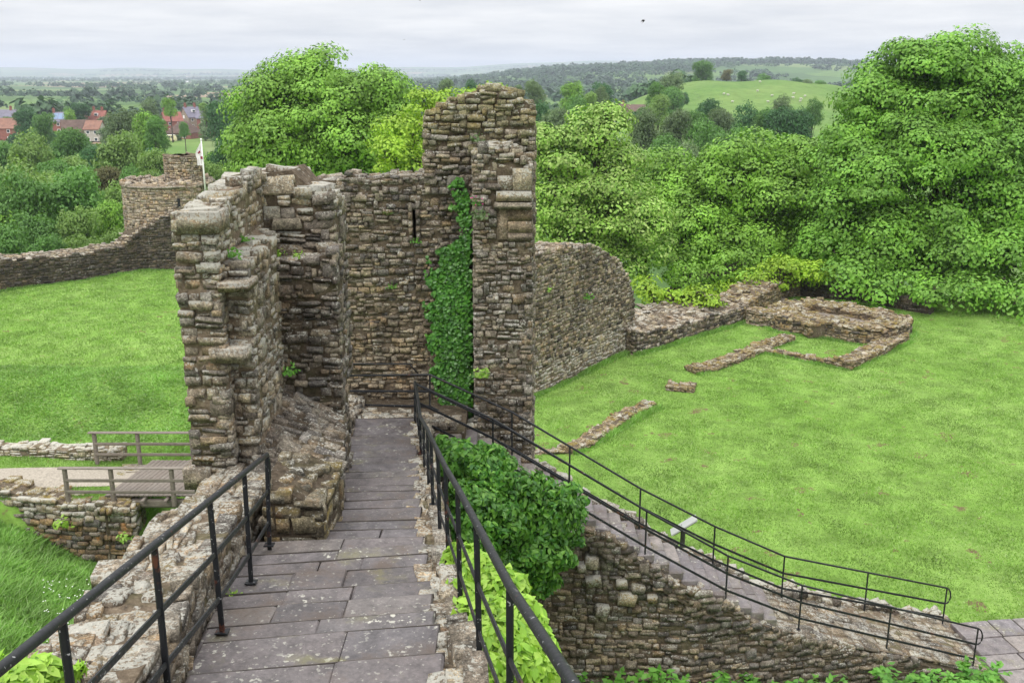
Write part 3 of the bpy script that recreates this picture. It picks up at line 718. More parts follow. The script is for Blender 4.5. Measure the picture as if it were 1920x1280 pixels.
for i in range(len(Ys) - 1):
    y0, y1 = Ys[i], Ys[i + 1]; ym = (y0 + y1) / 2
    xl = (xn if y0 > 9.25 else xw)(ym) - .15; xx = xr(ym) + .05
    mb.box(((xl + xx) / 2, ym, zp(ym) - .19 - .6), xx - xl, y1 - y0 + .0, 1.3)
mb.build('step_bedding', M['mor_d'], tst)
# parapets along the path
plL = Plan([(xw(y) - .10, y) for y in (2.0, 4, 5.8, 7, 8.5, 10.2, 11.6)])
wall('parapet_wall', 'broad broken parapet left of the steps, its top crusted with white lichen', plL, .70, -13, lambda u: zp(2.0 + u * .985) + .36, [M['rub'], M['crust']], M['mor_p'], rh=(.07, .15), ln=(.13, .4), seed=61, wob=.04,
     topln=(.10, .36), topthick=(.10, .14), faces='ft', tilt=.07, back=True, slope=-.04)
plR = Plan([(xr(y) + .31, y) for y in (2.0, 4, 5.8, 8.9, 11.1, 14, 17.2)])
wall('parapet_wall', 'low rough stone edging right of the steps under the long handrail', plR, .27, -12, lambda u: zp(2.0 + u * .99) + .0, [M['rub'], M['crust']], M['mor_p'], rh=(.1, .2), ln=(.15, .4), seed=62, wob=.03,
     topln=(.14, .36), topthick=(.07, .14), faces='ft', tilt=.1)
plN = Plan([(xn(y) - .03, y) for y in (9.7, 11.5, 13.3, 15.2, 17.6, 19.1)])
wall('parapet_wall', 'rubble kerb between the narrow steps and the dark wall face', plN, .62, -8, lambda u: zp(9.7 + u) + .06 + .18 * math.exp(-((u - 2.9) / 1.2) ** 2), [M['dark'], M['rub']], M['mor_d'], rh=(.07, .14), ln=(.13, .32), seed=63, wob=.04,
     topln=(.12, .3), faces='ft', slope=.35, tilt=.12)
tl = empty('cobbled_landing', (-2.2, 18.2, -6.7), 'rough cobbled landing between the end of the steps and the back wall', 'landing')
patch(tl, [(-3.1, 17.35, -6.40), (-1.1, 17.35, -6.42), (-3.5, 19.2, -6.62), (-.9, 19.2, -6.75)], [M['dark'], M['rub']], rh=(.12, .2), ln=(.14, .34), seed=64, core=M['mor'])
mb = MB(); mb.box((-2.2, 18.25, -9.6), 2.6, 1.9, 6.1); mb.build('fill', M['mor_d'], tl)
ts = empty('rubble_slope', (-2.9, 12, -5.2), 'heap of tumbled dark stones at the foot of the dark wall face', 'rubble')
patch(ts, [(-3.3, 11.3, -4.9), (-2.1, 11.0, -5.0), (-3.3, 13.25, -4.35), (-2.45, 13.25, -4.75)], [M['dark'], M['dark']], rh=(.08, .2), ln=(.12, .34), seed=65, core=M['mor_d'], tilt=.12, proud=(-.02, .05))

# ------------------------------------------------------------------ stair running down to the right
zst = lambda x: -6.5 - .62 * (x + 1.25) if x < 5.3 else (-6.5 - .62 * 6.55) - .365 * (x - 5.3)
ynr = lambda x: float(np.interp(x, [-1.4, 3.5, 5.83, 10.2], [17.0, 16.8, 17.4, 18.3]))
yfr = lambda x: float(np.interp(x, [-1.4, 2.58, 5.8, 10.2], [18.05, 17.95, 18.65, 20.1]))
tss = empty('stone_stair', (2, 17.2, zst(2)), 'grey stone staircase running down to the right to the lawn', 'stairs')
rg = random.Random(91)
for i in range(23):
    x0 = -1.25 + .285 * i; x1 = x0 + .285; z = zst(x0) - .09; yn, yf = ynr(x0) - .02, yfr(x0)
    c = rg.uniform(.35, .65); cut = yn + (yf - yn) * c
    for a, b in ((yn, cut), (cut, yf)):
        Vn, Fn = cham_box(.33, b - a - .012, .17, .02, .010, rg)
        part('step', [v + Vector(((x0 + x1) / 2 - .02, (a + b) / 2, z - .085)) for v in Vn], Fn, M['step'], tss)
plS = Plan([(-1.45, 16.86), (3.5, 16.66), (5.9, 17.2), (10.5, 18.15)])
usx = lambda u: plS.at(u)[0][0]
tw, _ = wall('stair_wall', 'brown rubble wall carrying the staircase, stained dark with pale stones showing below the shrub', plS, 1.35, lambda u: -12.7, lambda u: zst(usx(u)) - .19, [M['ochre'], M['dark'], M['pale'], M['rub']], M['mor'], rh=(.06, .15), ln=(.10, .32), seed=71, wob=.03,
     mfn=lambda u, v, r: 1 if (v > zst(usx(u)) - 1.5 + r.uniform(-.5, .4) or r.random() < .25) else (2 if r.random() < .12 else 0), faces='ftr', proud=(-.02, .06), tilt=.07, batter=.03)
# pale bulging stones below the shrub
for (px, py, w, h) in [(1108, 1050, 26, 22), (1128, 1140, 30, 26), (1175, 1118, 34, 26), (1165, 1090, 22, 16), (1195, 1100, 26, 16), (1112, 1085, 30, 18), (1222, 1118, 20, 14), (1090, 1060, 18, 16)]:
    p = P(px, py, 16.80); s = mpp(p); o = bpy.data.objects.new('stone', rock_mesh(random.randrange(26), M['pale'])); COL.objects.link(o); o.parent = tw
    o.location = p + Vector((0, -.02, 0)) - tw.location; o.scale = (w * s, .26, h * s); o.rotation_euler = (0, random.uniform(-.2, .2), 0)
plU = Plan([(x, ynr(x) - .16) for x in (-1.3, 1, 3.5, 5.3)])
wall('edge_rubble', None, plU, .2, lambda u: zst(plU.at(u)[0][0]) - .5, lambda u: zst(plU.at(u)[0][0]) - .13, [M['dark'], M['crust']], M['mor'], rh=(.08, .15), ln=(.12, .34), seed=75, wob=.05, parent=tw, faces='tf', tilt=.14, topln=(.14, .34), limit=60)
# rubble crest behind the far edge and the cobbled ramp
st = []
tr = empty('broken_edge', (3, 18.2, zst(3)), 'ragged crest of broken stones along the lawn side of the staircase', 'wall')
plT = Plan([(-1.2, 18.06), (2.6, 17.98), (5.8, 18.68), (10.3, 20.2)])
wall('broken_edge', None, plT, .42, -12.6, lambda u: zst(plT.at(u)[0][0]) - .05, [M['dark'], M['pale']], M['mor'], rh=(.1, .2), ln=(.15, .4), seed=73, wob=.06, parent=tr, faces='tf', tilt=.14, topln=(.15, .36))
tc_ = empty('cobbled_ramp', (7.8, 18.4, zst(7.8)), 'cobbled ramp of uneven stones at the foot of the staircase', 'ramp')
patch(tc_, [(5.25, ynr(5.3) - .1, zst(5.3) - .13), (10.35, 18.25, zst(10.35) - .03), (5.25, yfr(5.3) + .1, zst(5.3) - .1), (10.35, 20.2, zst(10.35) - .03)], [M['rub'], M['rub']], rh=(.10, .24), ln=(.14, .42), dep=(.08, .12), proud=(-.01, .02), tilt=.05, seed=74, core=M['mor_p'])
mb = MB(); mb.add([(5.2, 17.1, -12.7), (10.35, 18.0, -12.7), (10.35, 20.3, -12.7), (5.2, 18.7, -12.7), (5.2, 17.2, zst(5.3) - .25), (10.35, 18.1, zst(10.35) - .12), (10.35, 20.2, zst(10.35) - .12), (5.2, 18.6, zst(5.3) - .25)],
    [(0, 1, 5, 4), (1, 2, 6, 5), (2, 3, 7, 6), (3, 0, 4, 7), (4, 5, 6, 7)]); mb.build('fill', M['mor_d'], tc_)
# flagstones at the right edge
tf_ = empty('flagstone_path', (11.5, 19, -12.38), 'grey flagstone path at the bottom of the ramp', 'path')
rg = random.Random(5)
yy = 16.2
while yy < 20.0:
    xx = 10.45 + rg.uniform(-.15, .1) - (.0); dd = rg.uniform(.55, .75)
    while xx < 14.5:
        w = rg.uniform(.6, .95); Vn, Fn = cham_box(w - .03, dd - .03, .1, .012, .008, rg)
        part('slab', [Matrix.Rotation(.12, 3, 'Z') @ v + Vector((xx + w / 2 + (yy - 18) * -.1, yy + dd / 2 + (xx - 10.5) * .12, -12.40 + .035 + rg.uniform(-.006, .006))) for v in Vn], Fn, M['step'], tf_); xx += w
    yy += dd

# ------------------------------------------------------------------ iron railings
def railing(label, posts, mids=(.36, .68), r=.023, loop_end=None, loop_start=None, base_extra=.05, postw=.042, extra_rail=None):
    t = empty('iron_railing', posts[0][0], label, 'railing')
    tops_ = [Vector(b) for a, b in posts]
    mb = MB(); pts = tops_[:]
    mb.tube(pts, r, 10); mb.build('handrail', M['iron'], t, True)
    for f in mids:
        mb = MB()
        for (a, b), (c, d) in zip(posts, posts[1:]):
            p, q = Vector(b).lerp(Vector(a), f), Vector(d).lerp(Vector(c), f); mb.bar(p, q, .02, .046)
        mb.build('rail', M['iron'], t)
    for a, b in posts:
        a, b = Vector(a), Vector(b); mb = MB(); mb.bar(a - Vector((0, 0, base_extra)), b - Vector((0, 0, r * .6)), postw, postw * .55, up=(0, 1, 0)); mb.box(a + Vector((0, 0, .008)), postw * 2.4, postw * 2.0, .012); mb.build('post', M['iron'], t)
    for le, idx, nb in ((loop_end, -1, -2), (loop_start, 0, 1)):
        if le:
            tp = tops_[idx]; d = (tp - tops_[nb]).normalized(); d2 = Vector((d.x, d.y, d.z)); mb = MB()
            lo = tp.lerp(Vector(posts[idx][0]), mids[0]); h = (tp - lo).length / 2; pp = []
            for k in range(9):
                an = math.pi * k / 8; pp.append(tp.lerp(lo, (1 - math.cos(an)) / 2) + d2 * (le * math.sin(an)))
            mb.tube(pp, r * .8, 8); mb.build('rail_end', M['iron'], t, True)
    return t
# left rail, posts from far to near
pA, pB = P(500, 852, 9.1), P(393, 938, 6.74)
def ltop(Y): s = (Y - pB.y) / (pA.y - pB.y); return pB.lerp(pA, s)
posts = []
for Y in (9.1, 8.0, 6.74, 5.35, 3.95, 2.55, 1.3):
    tp = ltop(Y); bx = {9.1: P(505, 1022, 9.1), 8.0: P(471, 1092, 8.0), 6.74: P(417, 1185, 6.74)}.get(Y)
    b = bx if bx is not None else Vector((tp.x - .01, tp.y, tp.z - 1.12)); posts.append((b, tp))
railing('black iron railing on the left of the steps with chipped paint', posts, mids=(.40, .74), r=.027, loop_start=.10)
RP = [(778, 795, 778, 716, 17.2), (786, 830, 784, 750, 15.9), (789, 850, 788, 781, 14.9), (796, 877, 794, 792, 13.65), (804, 912, 801, 804, 12.3), (812, 947, 808, 820, 11.16), (825, 1003, 821, 846, 9.72), (841, 1053, 835, 875, 8.67), (863, 1132, 858, 914, 7.41), (900, 1261, 893, 980, 5.95)]
posts = [(P(a, b, Y), P(c, d, Y)) for a, b, c, d, Y in RP]
q = P(956, 1098, 4.6); posts.append((q - Vector((0, 0, 1.12)), q)); q = P(1062, 1262, 3.15); posts.append((q - Vector((0, 0, 1.12)), q)); q = P(1200, 1480, 2.2); posts.append((q - Vector((0, 0, 1.12)), q))
railing('long black iron railing on the right of the steps above the lime green vine', posts, mids=(.40, .72), r=.027)
def stair_post(x, near, h=1.0): y = (ynr(x) + .02) if near else (yfr(x) - .03); return (Vector((x, y, zst(x) - .12)), Vector((x, y, zst(x) - .12 + h)))
nx = [P(925, 850, 17.3).x, 1.08, 2.56, 4.2, 5.83, 7.85, 9.95]
q = P(808, 790, 17.25)
near_posts = [(Vector((P(778, 795, 17.25).x, 17.28, -6.5)), P(781, 720, 17.28))] + [stair_post(x, True) for x in nx]
railing('black iron railing on the near side of the staircase, ending by the flagstones', near_posts, mids=(.38, .74), r=.021, loop_end=.14, postw=.034)
fx = [-.0, 1.15, 2.58, 4.2, 5.8, 7.9, 10.05]
fp = [(P(648, 776, 18.9), P(648, 704, 18.9)), (P(806, 780, 18.6), P(806, 702, 18.6))] + [stair_post(x, False) for x in fx]
railing('black iron railing from the back wall down the lawn side of the staircase', fp, mids=(.40, .76), r=.021, loop_end=.14, postw=.034)
w0, w1, w2 = P(645, 682, 19.05), P(768, 682, 19.05), P(785, 702, 19.0)
t = empty('wall_handrail', w0, 'thin iron handrail fixed along the back wall above the landing', 'handrail')
mb = MB(); mb.tube([w0, w1, w2], .016, 8); mb.build('handrail', M['iron'], t, True)
mb = MB()
for s in (.1, .5, .9): p = w0.lerp(w1, s); mb.tube([p, p + Vector((0, .2, -.05))], .01, 6)
mb.build('bracket', M['iron'], t)

# ------------------------------------------------------------------ right hand walls and footings on the lawn
plF = Plan([G(985, 750, -12.4)[:2], G(1187, 655, -12.4)[:2]])
def mF(u, v, r): return 1 if v < -11.2 + r.uniform(-.3, .3) else (2 if r.random() < .2 else 0)
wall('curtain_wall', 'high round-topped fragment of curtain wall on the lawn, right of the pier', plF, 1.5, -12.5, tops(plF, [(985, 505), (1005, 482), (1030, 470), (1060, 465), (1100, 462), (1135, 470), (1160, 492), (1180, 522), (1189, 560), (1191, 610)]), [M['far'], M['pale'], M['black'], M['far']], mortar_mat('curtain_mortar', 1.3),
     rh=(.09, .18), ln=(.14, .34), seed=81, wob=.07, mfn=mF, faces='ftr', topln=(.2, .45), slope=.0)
pf0, pf1 = G(1187, 666, -12.4), G(1393, 604, -12.4)
wall('curtain_wall', 'broad low ruined wall running from the high fragment towards the trees', Plan([pf0[:2], pf1[:2]]), 2.6, -12.6, [(0, -11.35), (2, -11.6), (20, -11.7)], [M['far'], M['black'], M['far']], M['mor'], rh=(.12, .2), ln=(.18, .42), seed=82, slope=.16, wob=.05,
     topln=(.22, .5), mfn=lambda u, v, r: 1 if r.random() < .4 else 0, tilt=.12)
pg = [(pf1.x, pf1.y), G(1425, 575, -12.2)[:2], G(1475, 552, -12.2)[:2], G(1500, 549, -12.2)[:2]]
wall('curtain_wall', 'mossy stretch of low wall curving behind the oval ruin', Plan(pg), 1.6, -12.6, [(0, -11.7), (4, -11.5), (9, -11.0), (20, -11.0)], [M['mossy'], M['mossy']], M['mor'], rh=(.12, .22), ln=(.2, .45), seed=83, slope=.15, wob=.06, topln=(.22, .5), tilt=.12)
pg = [G(1500, 552, -12.3)[:2], G(1600, 562, -12.3)[:2], G(1700, 580, -12.3)[:2], G(1745, 586, -12.3)[:2]]
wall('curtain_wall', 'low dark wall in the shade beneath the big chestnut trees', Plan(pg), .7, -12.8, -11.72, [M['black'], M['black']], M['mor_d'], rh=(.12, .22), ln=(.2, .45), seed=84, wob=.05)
def footing(label, pts, width, h, seed, mats=None, z=-12.4, group=None, limit=300):
    pl = Plan([(p[0], p[1] - 0) for p in pts])
    return wall('wall_footing', label, pl, width, z - .25, z + h, mats or [M['mossy'], M['mossy']], M['mor'], cat='footing', rh=(.08, .14), ln=(.15, .35), seed=seed, wob=.03, topln=(.15, .36), topthick=(.07, .12), tilt=.14, faces='ftlr', group=group, limit=limit)
Z = -12.4
footing('thin straight footing just behind the stair rails, mostly hidden by the pier', [G(930, 856, Z), G(1072, 852, Z)], .35, .08, 90)
footing('curved mossy stone footing nearest the stair railing', [G(1072, 852, Z), G(1108, 838, Z), G(1150, 808, Z), G(1195, 778, Z), G(1232, 762, Z)], .6, .13, 91)
footing('short isolated square of footing stones on the lawn', [G(1248, 730, Z), G(1300, 735, Z)], .75, .12, 92)
footing('long straight footing pointing at the oval ruin', [G(1305, 702, Z), G(1345, 695, Z), G(1420, 668, Z), G(1490, 640, Z)], .7, .20, 93)
footing('thin footing closing the near side of the small grass room', [G(1432, 662, Z), G(1500, 674, Z), G(1596, 692, Z)], .4, .16, 94)
footing('wide mossy footing along the right side of the small grass room', [G(1596, 693, Z), G(1640, 676, Z), G(1704, 640, Z)], .85, .32, 95)
# oval oven ruin
ov = [(13.2, 46.7), (14.9, 46.2), (16.2, 45.0), (17.4, 44.2), (19.3, 45.3), (20.1, 46.8), (19.2, 48.7), (17.6, 50.5), (15.7, 51.3), (13.9, 50.3), (13.0, 48.5)]
ovp = [np.array(p[:2]) for p in ov]
def smooth_closed(p, n=3):
    for _ in range(n):
        q = []
        for i in range(len(p)): a, b = p[i], p[(i + 1) % len(p)]; q += [a * .75 + b * .25, a * .25 + b * .75]
        p = q
    return p
sp = smooth_closed(ovp, 3); sp = sp + [sp[0]]
tov, _ = wall('oven_ruin', 'large oval mass of mossy masonry with two sunken round hollows', Plan(sp), 1.5, Z - .3, Z + .72, [M['mossy'], M['black'], M['mossy']], M['mor'], cat='ruin', rh=(.12, .2), ln=(.18, .42), seed=96, wob=.05, topln=(.2, .42), tilt=.1, faces='ft',
     mfn=lambda u, v, r: 1 if r.random() < .35 else 0, back=True, batter=.08)
cen_ = sum(ovp) / len(ovp)
V = [(p[0] * .9 + cen_[0] * .1, p[1] * .9 + cen_[1] * .1, Z + .35) for p in sp[:-1]]; part('sunken_floor', V, [tuple(range(len(V)))], M['floor_dirt'], tov)
c1 = Vector((15.6, 47.8, 0)); a0, a1 = Vector((15.9, 45.9, 0)), Vector((15.2, 50.2, 0))
wall('dividing_wall', None, Plan([a0[:2], c1[:2], a1[:2]]), 1.4, Z, Z + .66, [M['mossy'], M['mossy']], M['mor'], rh=(.12, .2), ln=(.2, .4), seed=97, parent=tov, faces='ftr', back=True, tilt=.1, limit=60)
footing('knee high stub wall joining the oval ruin to the curtain wall', [G(1398, 607, Z), G(1456, 618, Z)], 1.0, .75, 98, [M['far'], M['mossy']])

# ------------------------------------------------------------------ left side: retaining wall, bridge, low wall, curtain, tower
wl = Plan([(-22.5, 31.2), (-17.6, 30.6), (-15.2, 30.1), (-12.85, 30.0), (-13.1, 32), (-13.6, 36)])
def mW(u, v, r): return 1 if v > -14.6 + r.uniform(-.3, .2) else (2 if 6 < u < 9.6 and r.random() < .6 else 0)
orng = stone_mat('iron_stained_stone', (1.15, .95, .7), lichen=.2, dark=.4, moss=.2, orange=.95, bright=1.2); M['orange'] = orng
wall('retaining_wall', 'stone retaining wall with rusty orange staining below the path to the wooden bridge', wl, .9, -17.4, [(0, -13.6), (5, -13.75), (7.5, -14.0), (9.8, -14.0), (16, -14.15)], [M['dark'], M['pale'], M['orange'], M['mossy']], M['mor'], rh=(.14, .26), ln=(.2, .5), seed=101, wob=.06, mfn=mW, topln=(.3, .6), topthick=(.15, .25), proud=(.0, .14))
pl_ = [G(-40, 856, -14.0)[:2], G(60, 858, -14.0)[:2], G(150, 862, -14.0)[:2], G(228, 862, -14.0)[:2]]
wall('low_wall', 'low crumbling pale stone wall behind the wooden bridge', Plan(pl_), .6, -14.2, -13.62, [M['pale'], M['pale']], M['mor_p'], rh=(.1, .18), ln=(.2, .5), seed=102, wob=.05, topln=(.25, .5), faces='ftr')
# bridge
tb = empty('wooden_bridge', (-10.5, 32, -13.9), 'weathered wooden footbridge with plank deck and post-and-rail sides', 'bridge')
zb = -13.86; bx0, bx1 = -14.2, -7.0; by0, by1 = 30.35, 33.6
nb = 40; rg = random.Random(9)
for i in range(nb):
    x = bx0 + .6 + i * .165
    if x > bx1: break
    mb = MB(); mb.bar((x - .25, by0 + .1, zb + rg.uniform(-.004, .004)), (x + .25, by1, zb + rg.uniform(-.004, .004)), .148, .05, up=(0, 0, 1)); mb.build('plank', M['wood'], tb)
for y in (by0 + .15, (by0 + by1) / 2, by1 - .15):
    mb = MB(); mb.bar((bx0 + .3, y, zb - .28), (bx1, y, zb - .28), .16, .3); mb.build('beam', M['wood'], tb)
for i, x in enumerate(np.arange(-12.55, bx1, .78)):
    mb = MB(); mb.bar((x, by0 - .22, zb - .09), (x, by1 + .1, zb - .09), .12, .1); mb.build('joist', M['wood'], tb)
for y, xs_ in ((by0 - .05, [-15.1, -13.55, -11.5, -9.5, -7.4]), (by1 + .05, [-15.5, -13.9, -11.9, -9.9, -7.8])):
    x0 = xs_[0] - .2
    for x in xs_:
        mb = MB(); mb.bar((x, y, -14.15), (x, y, zb + 1.05), .14, .14, up=(0, 1, 0)); mb.build('post', M['wood'], tb)
    mb = MB(); mb.bar((x0, y, zb + 1.09), (bx1, y, zb + 1.09), .19, .06); mb.build('handrail', M['wood'], tb)
    for h in (.66, .24):
        mb = MB(); mb.bar((xs_[0], y - .05, zb + h), (bx1, y - .05, zb + h), .05, .11); mb.build('rail', M['wood'], tb)
# gravel path to the bridge
V = []; Fc = []
N_ = 24
for i in range(N_ + 1):
    x = -28 + (15.2) * i / N_
    for k, f in enumerate((0, .33, .66, 1)):
        y = 31.2 + .35 * math.sin(x * .35) + f * 1.9; V.append((x, y, float(near_H(x, y)) + .02))
Fc = [(i * 4 + k, (i + 1) * 4 + k, (i + 1) * 4 + k + 1, i * 4 + k + 1) for i in range(N_) for k in range(3)]
o = part('gravel_path', V, Fc, M['gravel']); o['kind'] = 'structure'
# left curtain wall
cw = [P(-60, 530, 58)[:2], P(60, 530, 60.5)[:2], P(180, 525, 63)[:2], P(262, 525, 65)[:2], P(350, 525, 66)[:2]]
plw = Plan(cw)
wall('curtain_wall', 'long blackened curtain wall climbing to the round tower at the far side of the field', plw, 1.6, -14.0, tops(plw, [(-60, 492), (60, 486), (150, 478), (235, 462), (265, 432), (290, 415), (350, 392)]), [M['black'], M['far']], M['mor_d'], rh=(.13, .22), ln=(.2, .5), seed=111, wob=.05, topln=(.25, .5), slope=.1)
# tower
tc0 = P(312, 400, 68.5); tt = empty('stone_tower', (tc0.x, 70, -15), 'round ruined castle tower with a turret and arrow slit at the left', 'tower')
def ring_wall(t, c, r, z0, z1, a0, a1, n, mats, seed, rh, ln, core, topn=.06, name='tower_wall', taper=0.0):
    rg = random.Random(seed); V = []; Fc = []; nz = 8
    for i in range(n + 1):
        a = a0 + (a1 - a0) * i / n
        for j in range(nz + 1):
            z = z0 + (z1 - z0) * j / nz; k = r * (1 + taper * (z1 - z)); V.append((c[0] + k * math.sin(a), c[1] - k * math.cos(a), z))
        for k in (.8, .55): V.append((c[0] + r * k * math.sin(a), c[1] - r * k * math.cos(a), z1 + rg.uniform(-.05, .1)))
    S = nz + 3; Fc = [(i * S + j, (i + 1) * S + j, (i + 1) * S + j + 1, i * S + j + 1) for i in range(n) for j in range(S - 1)]
    part(name, V, Fc, core, t)
    def sf(u, v):
        a = a0 + u / r; k = r * (1 + taper * (z1 - v)); nrm = np.array([math.sin(a), -math.cos(a), 0]); return np.array([c[0], c[1], v]) + nrm * k, nrm, np.array([math.cos(a), math.sin(a), 0]), UP
    return lay(rg, sf, lambda u, v: v < z1 + rg.uniform(-.25, .12), 0, (a1 - a0) * r, z0, z1, rh, ln, (.1, .16), (.01, .05), .02)
tower_c = (P(322, 400, 69.5).x, 69.5)
rT = (P(322, 400, 69.5) - P(240, 400, 69.5)).length
zT1 = P(250, 348, 66.8).z; st = ring_wall(tt, tower_c, rT, -14.5, zT1, R(-100), R(60), 30, None, 3, (.13, .2), (.18, .4), mortar_mat('tower_mortar', 1.8, .05), taper=.008)
st += [(s[0], s[1], 0) for s in lay(random.Random(4), lambda u, v: (np.array([tower_c[0] - rT + u, tower_c[1] - rT * .8 + v, zT1 + .12 * math.sin(u * 3)]), UP, np.array([1, 0, 0]), np.array([0, 1, 0])), lambda u, v: math.hypot(u - rT, v - rT * .8) < rT, 0, 2 * rT, 0, 1.6 * rT, (.2, .35), (.25, .5), (.15, .3), (.0, .25), .2)]
turc = (P(344, 300, 69.3).x, 69.3); rU = 36 * mpp(P(344, 300, 68)); zU = P(344, 294, 67.9).z
st += [(s[0], s[1], 0) for s in ring_wall(tt, turc, rU, zT1 - .6, zU, R(-180), R(180), 26, None, 6, (.12, .18), (.16, .34), M['mor'], name='turret_wall')]
M['tower'] = stone_mat('tower_stone', (1.05, 1, .92), lichen=.35, dark=.2, moss=.2, orange=.35, bright=1.65, sc=.5)
emit(tt, st, [M['tower']], 300, minpx=5)
mb = MB(); p = P(337, 381, 66.4); dirn = math.atan2(p.x - tower_c[0], -(p.y - tower_c[1])); mb.box((tower_c[0] + (rT + .02) * math.sin(dirn), tower_c[1] - (rT + .02) * math.cos(dirn), p.z), .17, .14, .55, dirn); mb.build('arrow_slit', M['crow'], tt)
for k, (aa, bb, zz) in enumerate([(-70, 20, zT1 - .1)]):
    mb = MB(); pts = [(tower_c[0] + (rT + .05) * math.sin(R(a)), tower_c[1] - (rT + .05) * math.cos(R(a)), zz) for a in range(-100, 40, 6)]; mb.tube(pts, .09, 6); mb.build('string_course', M['tower'], tt)
# flagpole and flag
fb, ftp = P(384, 345, 67.5), P(377, 262, 67.5); t = empty('flagpole', fb - Vector((0, 0, 1)), 'thin white flagpole leaning slightly behind the round turret', 'flagpole')
mb = MB(); mb.tube([fb - Vector((0, 0, 1)), ftp], [.07, .045], 8); mb.ball(ftp, .07, .07, .09); mb.build('pole', M['white'], t, True)
fl = empty('flag', P(377, 270, 67.5), 'limp white flag with a dark red emblem hanging from the flagpole', 'flag')
V = []; Fc = []
for j in range(13):
    s = j / 12
    for i in range(7):
        r_ = i / 6; top_ = ftp.lerp(fb, .06 + .52 * s); wdt = .36 * math.sin(min(1, s * 1.3 + .15) * math.pi * .72) + .05
        V.append(top_ + Vector((-r_ * wdt - .04, .10 * math.sin(r_ * 9 + s * 2), -.25 * r_ * (1 - s))))
Fc = [(j * 7 + i, j * 7 + i + 1, (j + 1) * 7 + i + 1, (j + 1) * 7 + i) for j in range(12) for i in range(6)]
part('cloth', V, Fc, M['flagcloth'], fl, True)
for (px, py, s_) in ((374, 285, .10), (378, 296, .12), (372, 287, .07)):
    mb = MB(); c = P(px, py, 67.36); mb.box(c, s_ * 1.2, .02, s_ * 1.5, .3); mb.build('emblem', M['flagred'], fl)

# ------------------------------------------------------------------ information panel, bird
c = P(1282, 984, 23.2); t = empty('information_panel', (c.x, 23.2, -12.4), 'pale tilted information panel on a dark post at the edge of the lawn', 'sign')
mb = MB(); Mp = Matrix.Rotation(R(-34), 3, 'Y') @ Matrix.Rotation(R(-11), 3, 'X'); mb.box(c, .78, .52, .035, M=Mp); mb.build('panel', M['panel'], t)
mb = MB(); mb.box(c - Mp @ Vector((0, 0, .03)), .70, .46, .02, M=Mp); mb.build('panel_back', M['post'], t)
mb = MB(); mb.bar((c.x, 23.25, -12.6), (c.x, 23.25, c.z - .02), .12, .09, up=(0, 1, 0)); mb.build('post', M['post'], t)
def bird(px, py, Y, s, label):
    c = P(px, py, Y); mb = MB(); Mx = Matrix.Rotation(R(-50), 3, 'Y')
    mb.ball(c, .19 * s, .07 * s, .06 * s, 8, 6, Mx)
    for sg in (-1, 1):
        r0, e = c + Mx @ Vector((.05 * s, 0, 0)), c + Mx @ Vector((-.05 * s, sg * .22 * s, .20 * s)); e2 = c + Mx @ Vector((-.25 * s, sg * .40 * s, .12 * s)); w = Mx @ Vector((.09 * s, 0, 0))
        mb.add([r0 + w, r0 - w, e - w, e + w, e2 - w * .3, e2 + w * .3, r0 + Vector((0, 0, -.02)), e + Vector((0, 0, -.01))], [(0, 3, 2, 1), (3, 5, 4, 2), (0, 6, 7, 3), (1, 2, 7, 6)])
    w = Mx @ Vector((-.33 * s, 0, 0)); mb.add([c + Mx @ Vector((-.12 * s, .03 * s, 0)), c + Mx @ Vector((-.12 * s, -.03 * s, 0)), c + w + Mx @ Vector((0, -.06 * s, 0)), c + w + Mx @ Vector((0, .06 * s, 0)), c + w * .9 + Vector((0, 0, -.02))], [(0, 1, 2, 3), (0, 3, 4), (1, 4, 2)])
    o = mb.build('bird', M['crow']); tag(o, label, 'bird')
bird(1207, 40, 60, .55, 'small dark bird flying in the cloudy sky right of the middle')
bird(788, 1, 120, .4, 'tiny dark bird at the very top of the sky'); bird(758, 75, 160, .4, 'tiny dark speck of a bird above the big chestnut')

# ------------------------------------------------------------------ grass blades
def inview(X, Y, Zz, m=60):
    d = Y * CP - Zz * SP; px = 960 + X / d * FPX; vy = (Zz * CP + Y * SP) / d; py = 640 - vy * FPX
    return (px > -m) & (px < 1920 + m) & (py > -m) & (py < 1280 + m) & (d > 1)
def blades(name, label, n, x0, x1, y0, y1, h, w, mat, mask=None, lean=.5, pw=1.0, xy=None):
    u = RG.random(n) ** pw; y = y0 + (y1 - y0) * u; x = RG.uniform(x0, x1, n)
    if xy is not None: x, y = xy
    z = near_H(x, y)
    k = inview(x, y, z)
    if mask is not None: k &= mask(x, y)
    x, y, z = x[k], y[k], z[k]; n = len(x)
    clump = .6 + .8 * (np.sin(x * 1.9 + 2 * np.sin(y * .8)) * np.sin(y * 1.6 + 1.5 * np.sin(x * .7)) * .5 + .5)
    hh = RG.uniform(h[0], h[1], n) * clump; a = RG.uniform(0, 2 * math.pi, n); ww = RG.uniform(.7, 1.3, n) * w
    b = np.stack([x, y, z - .01], 1); s = np.stack([np.cos(a), np.sin(a), 0 * a], 1) * ww[:, None]
    ld = np.stack([RG.normal(0, lean, n), RG.normal(0, lean, n), np.ones(n)], 1) * hh[:, None]
    V = np.stack([b - s, b + s, b + ld], 1).reshape(-1, 3); o = link(name, mesh(name, V, np.arange(n * 3).reshape(-1, 3), mat)); tag(o, label, 'grass', kind='stuff'); return o
ybf = lambda x, y: y < np.interp(x, *YB) + .5
blades('lawn_grass', 'short mown grass over the castle lawn right of the stair', 620000, -1, 30, 17.5, 58, (.03, .075), .017, M['blade'], lambda x, y: ybf(x, y) & ~((y < yfr(0) + 2.4) & (x < 10.4)), pw=1.15)
blades('field_grass', 'short grass on the raised field left of the ruins', 200000, -40, -4, 35, 66, (.05, .12), .024, M['blade'], ybf)
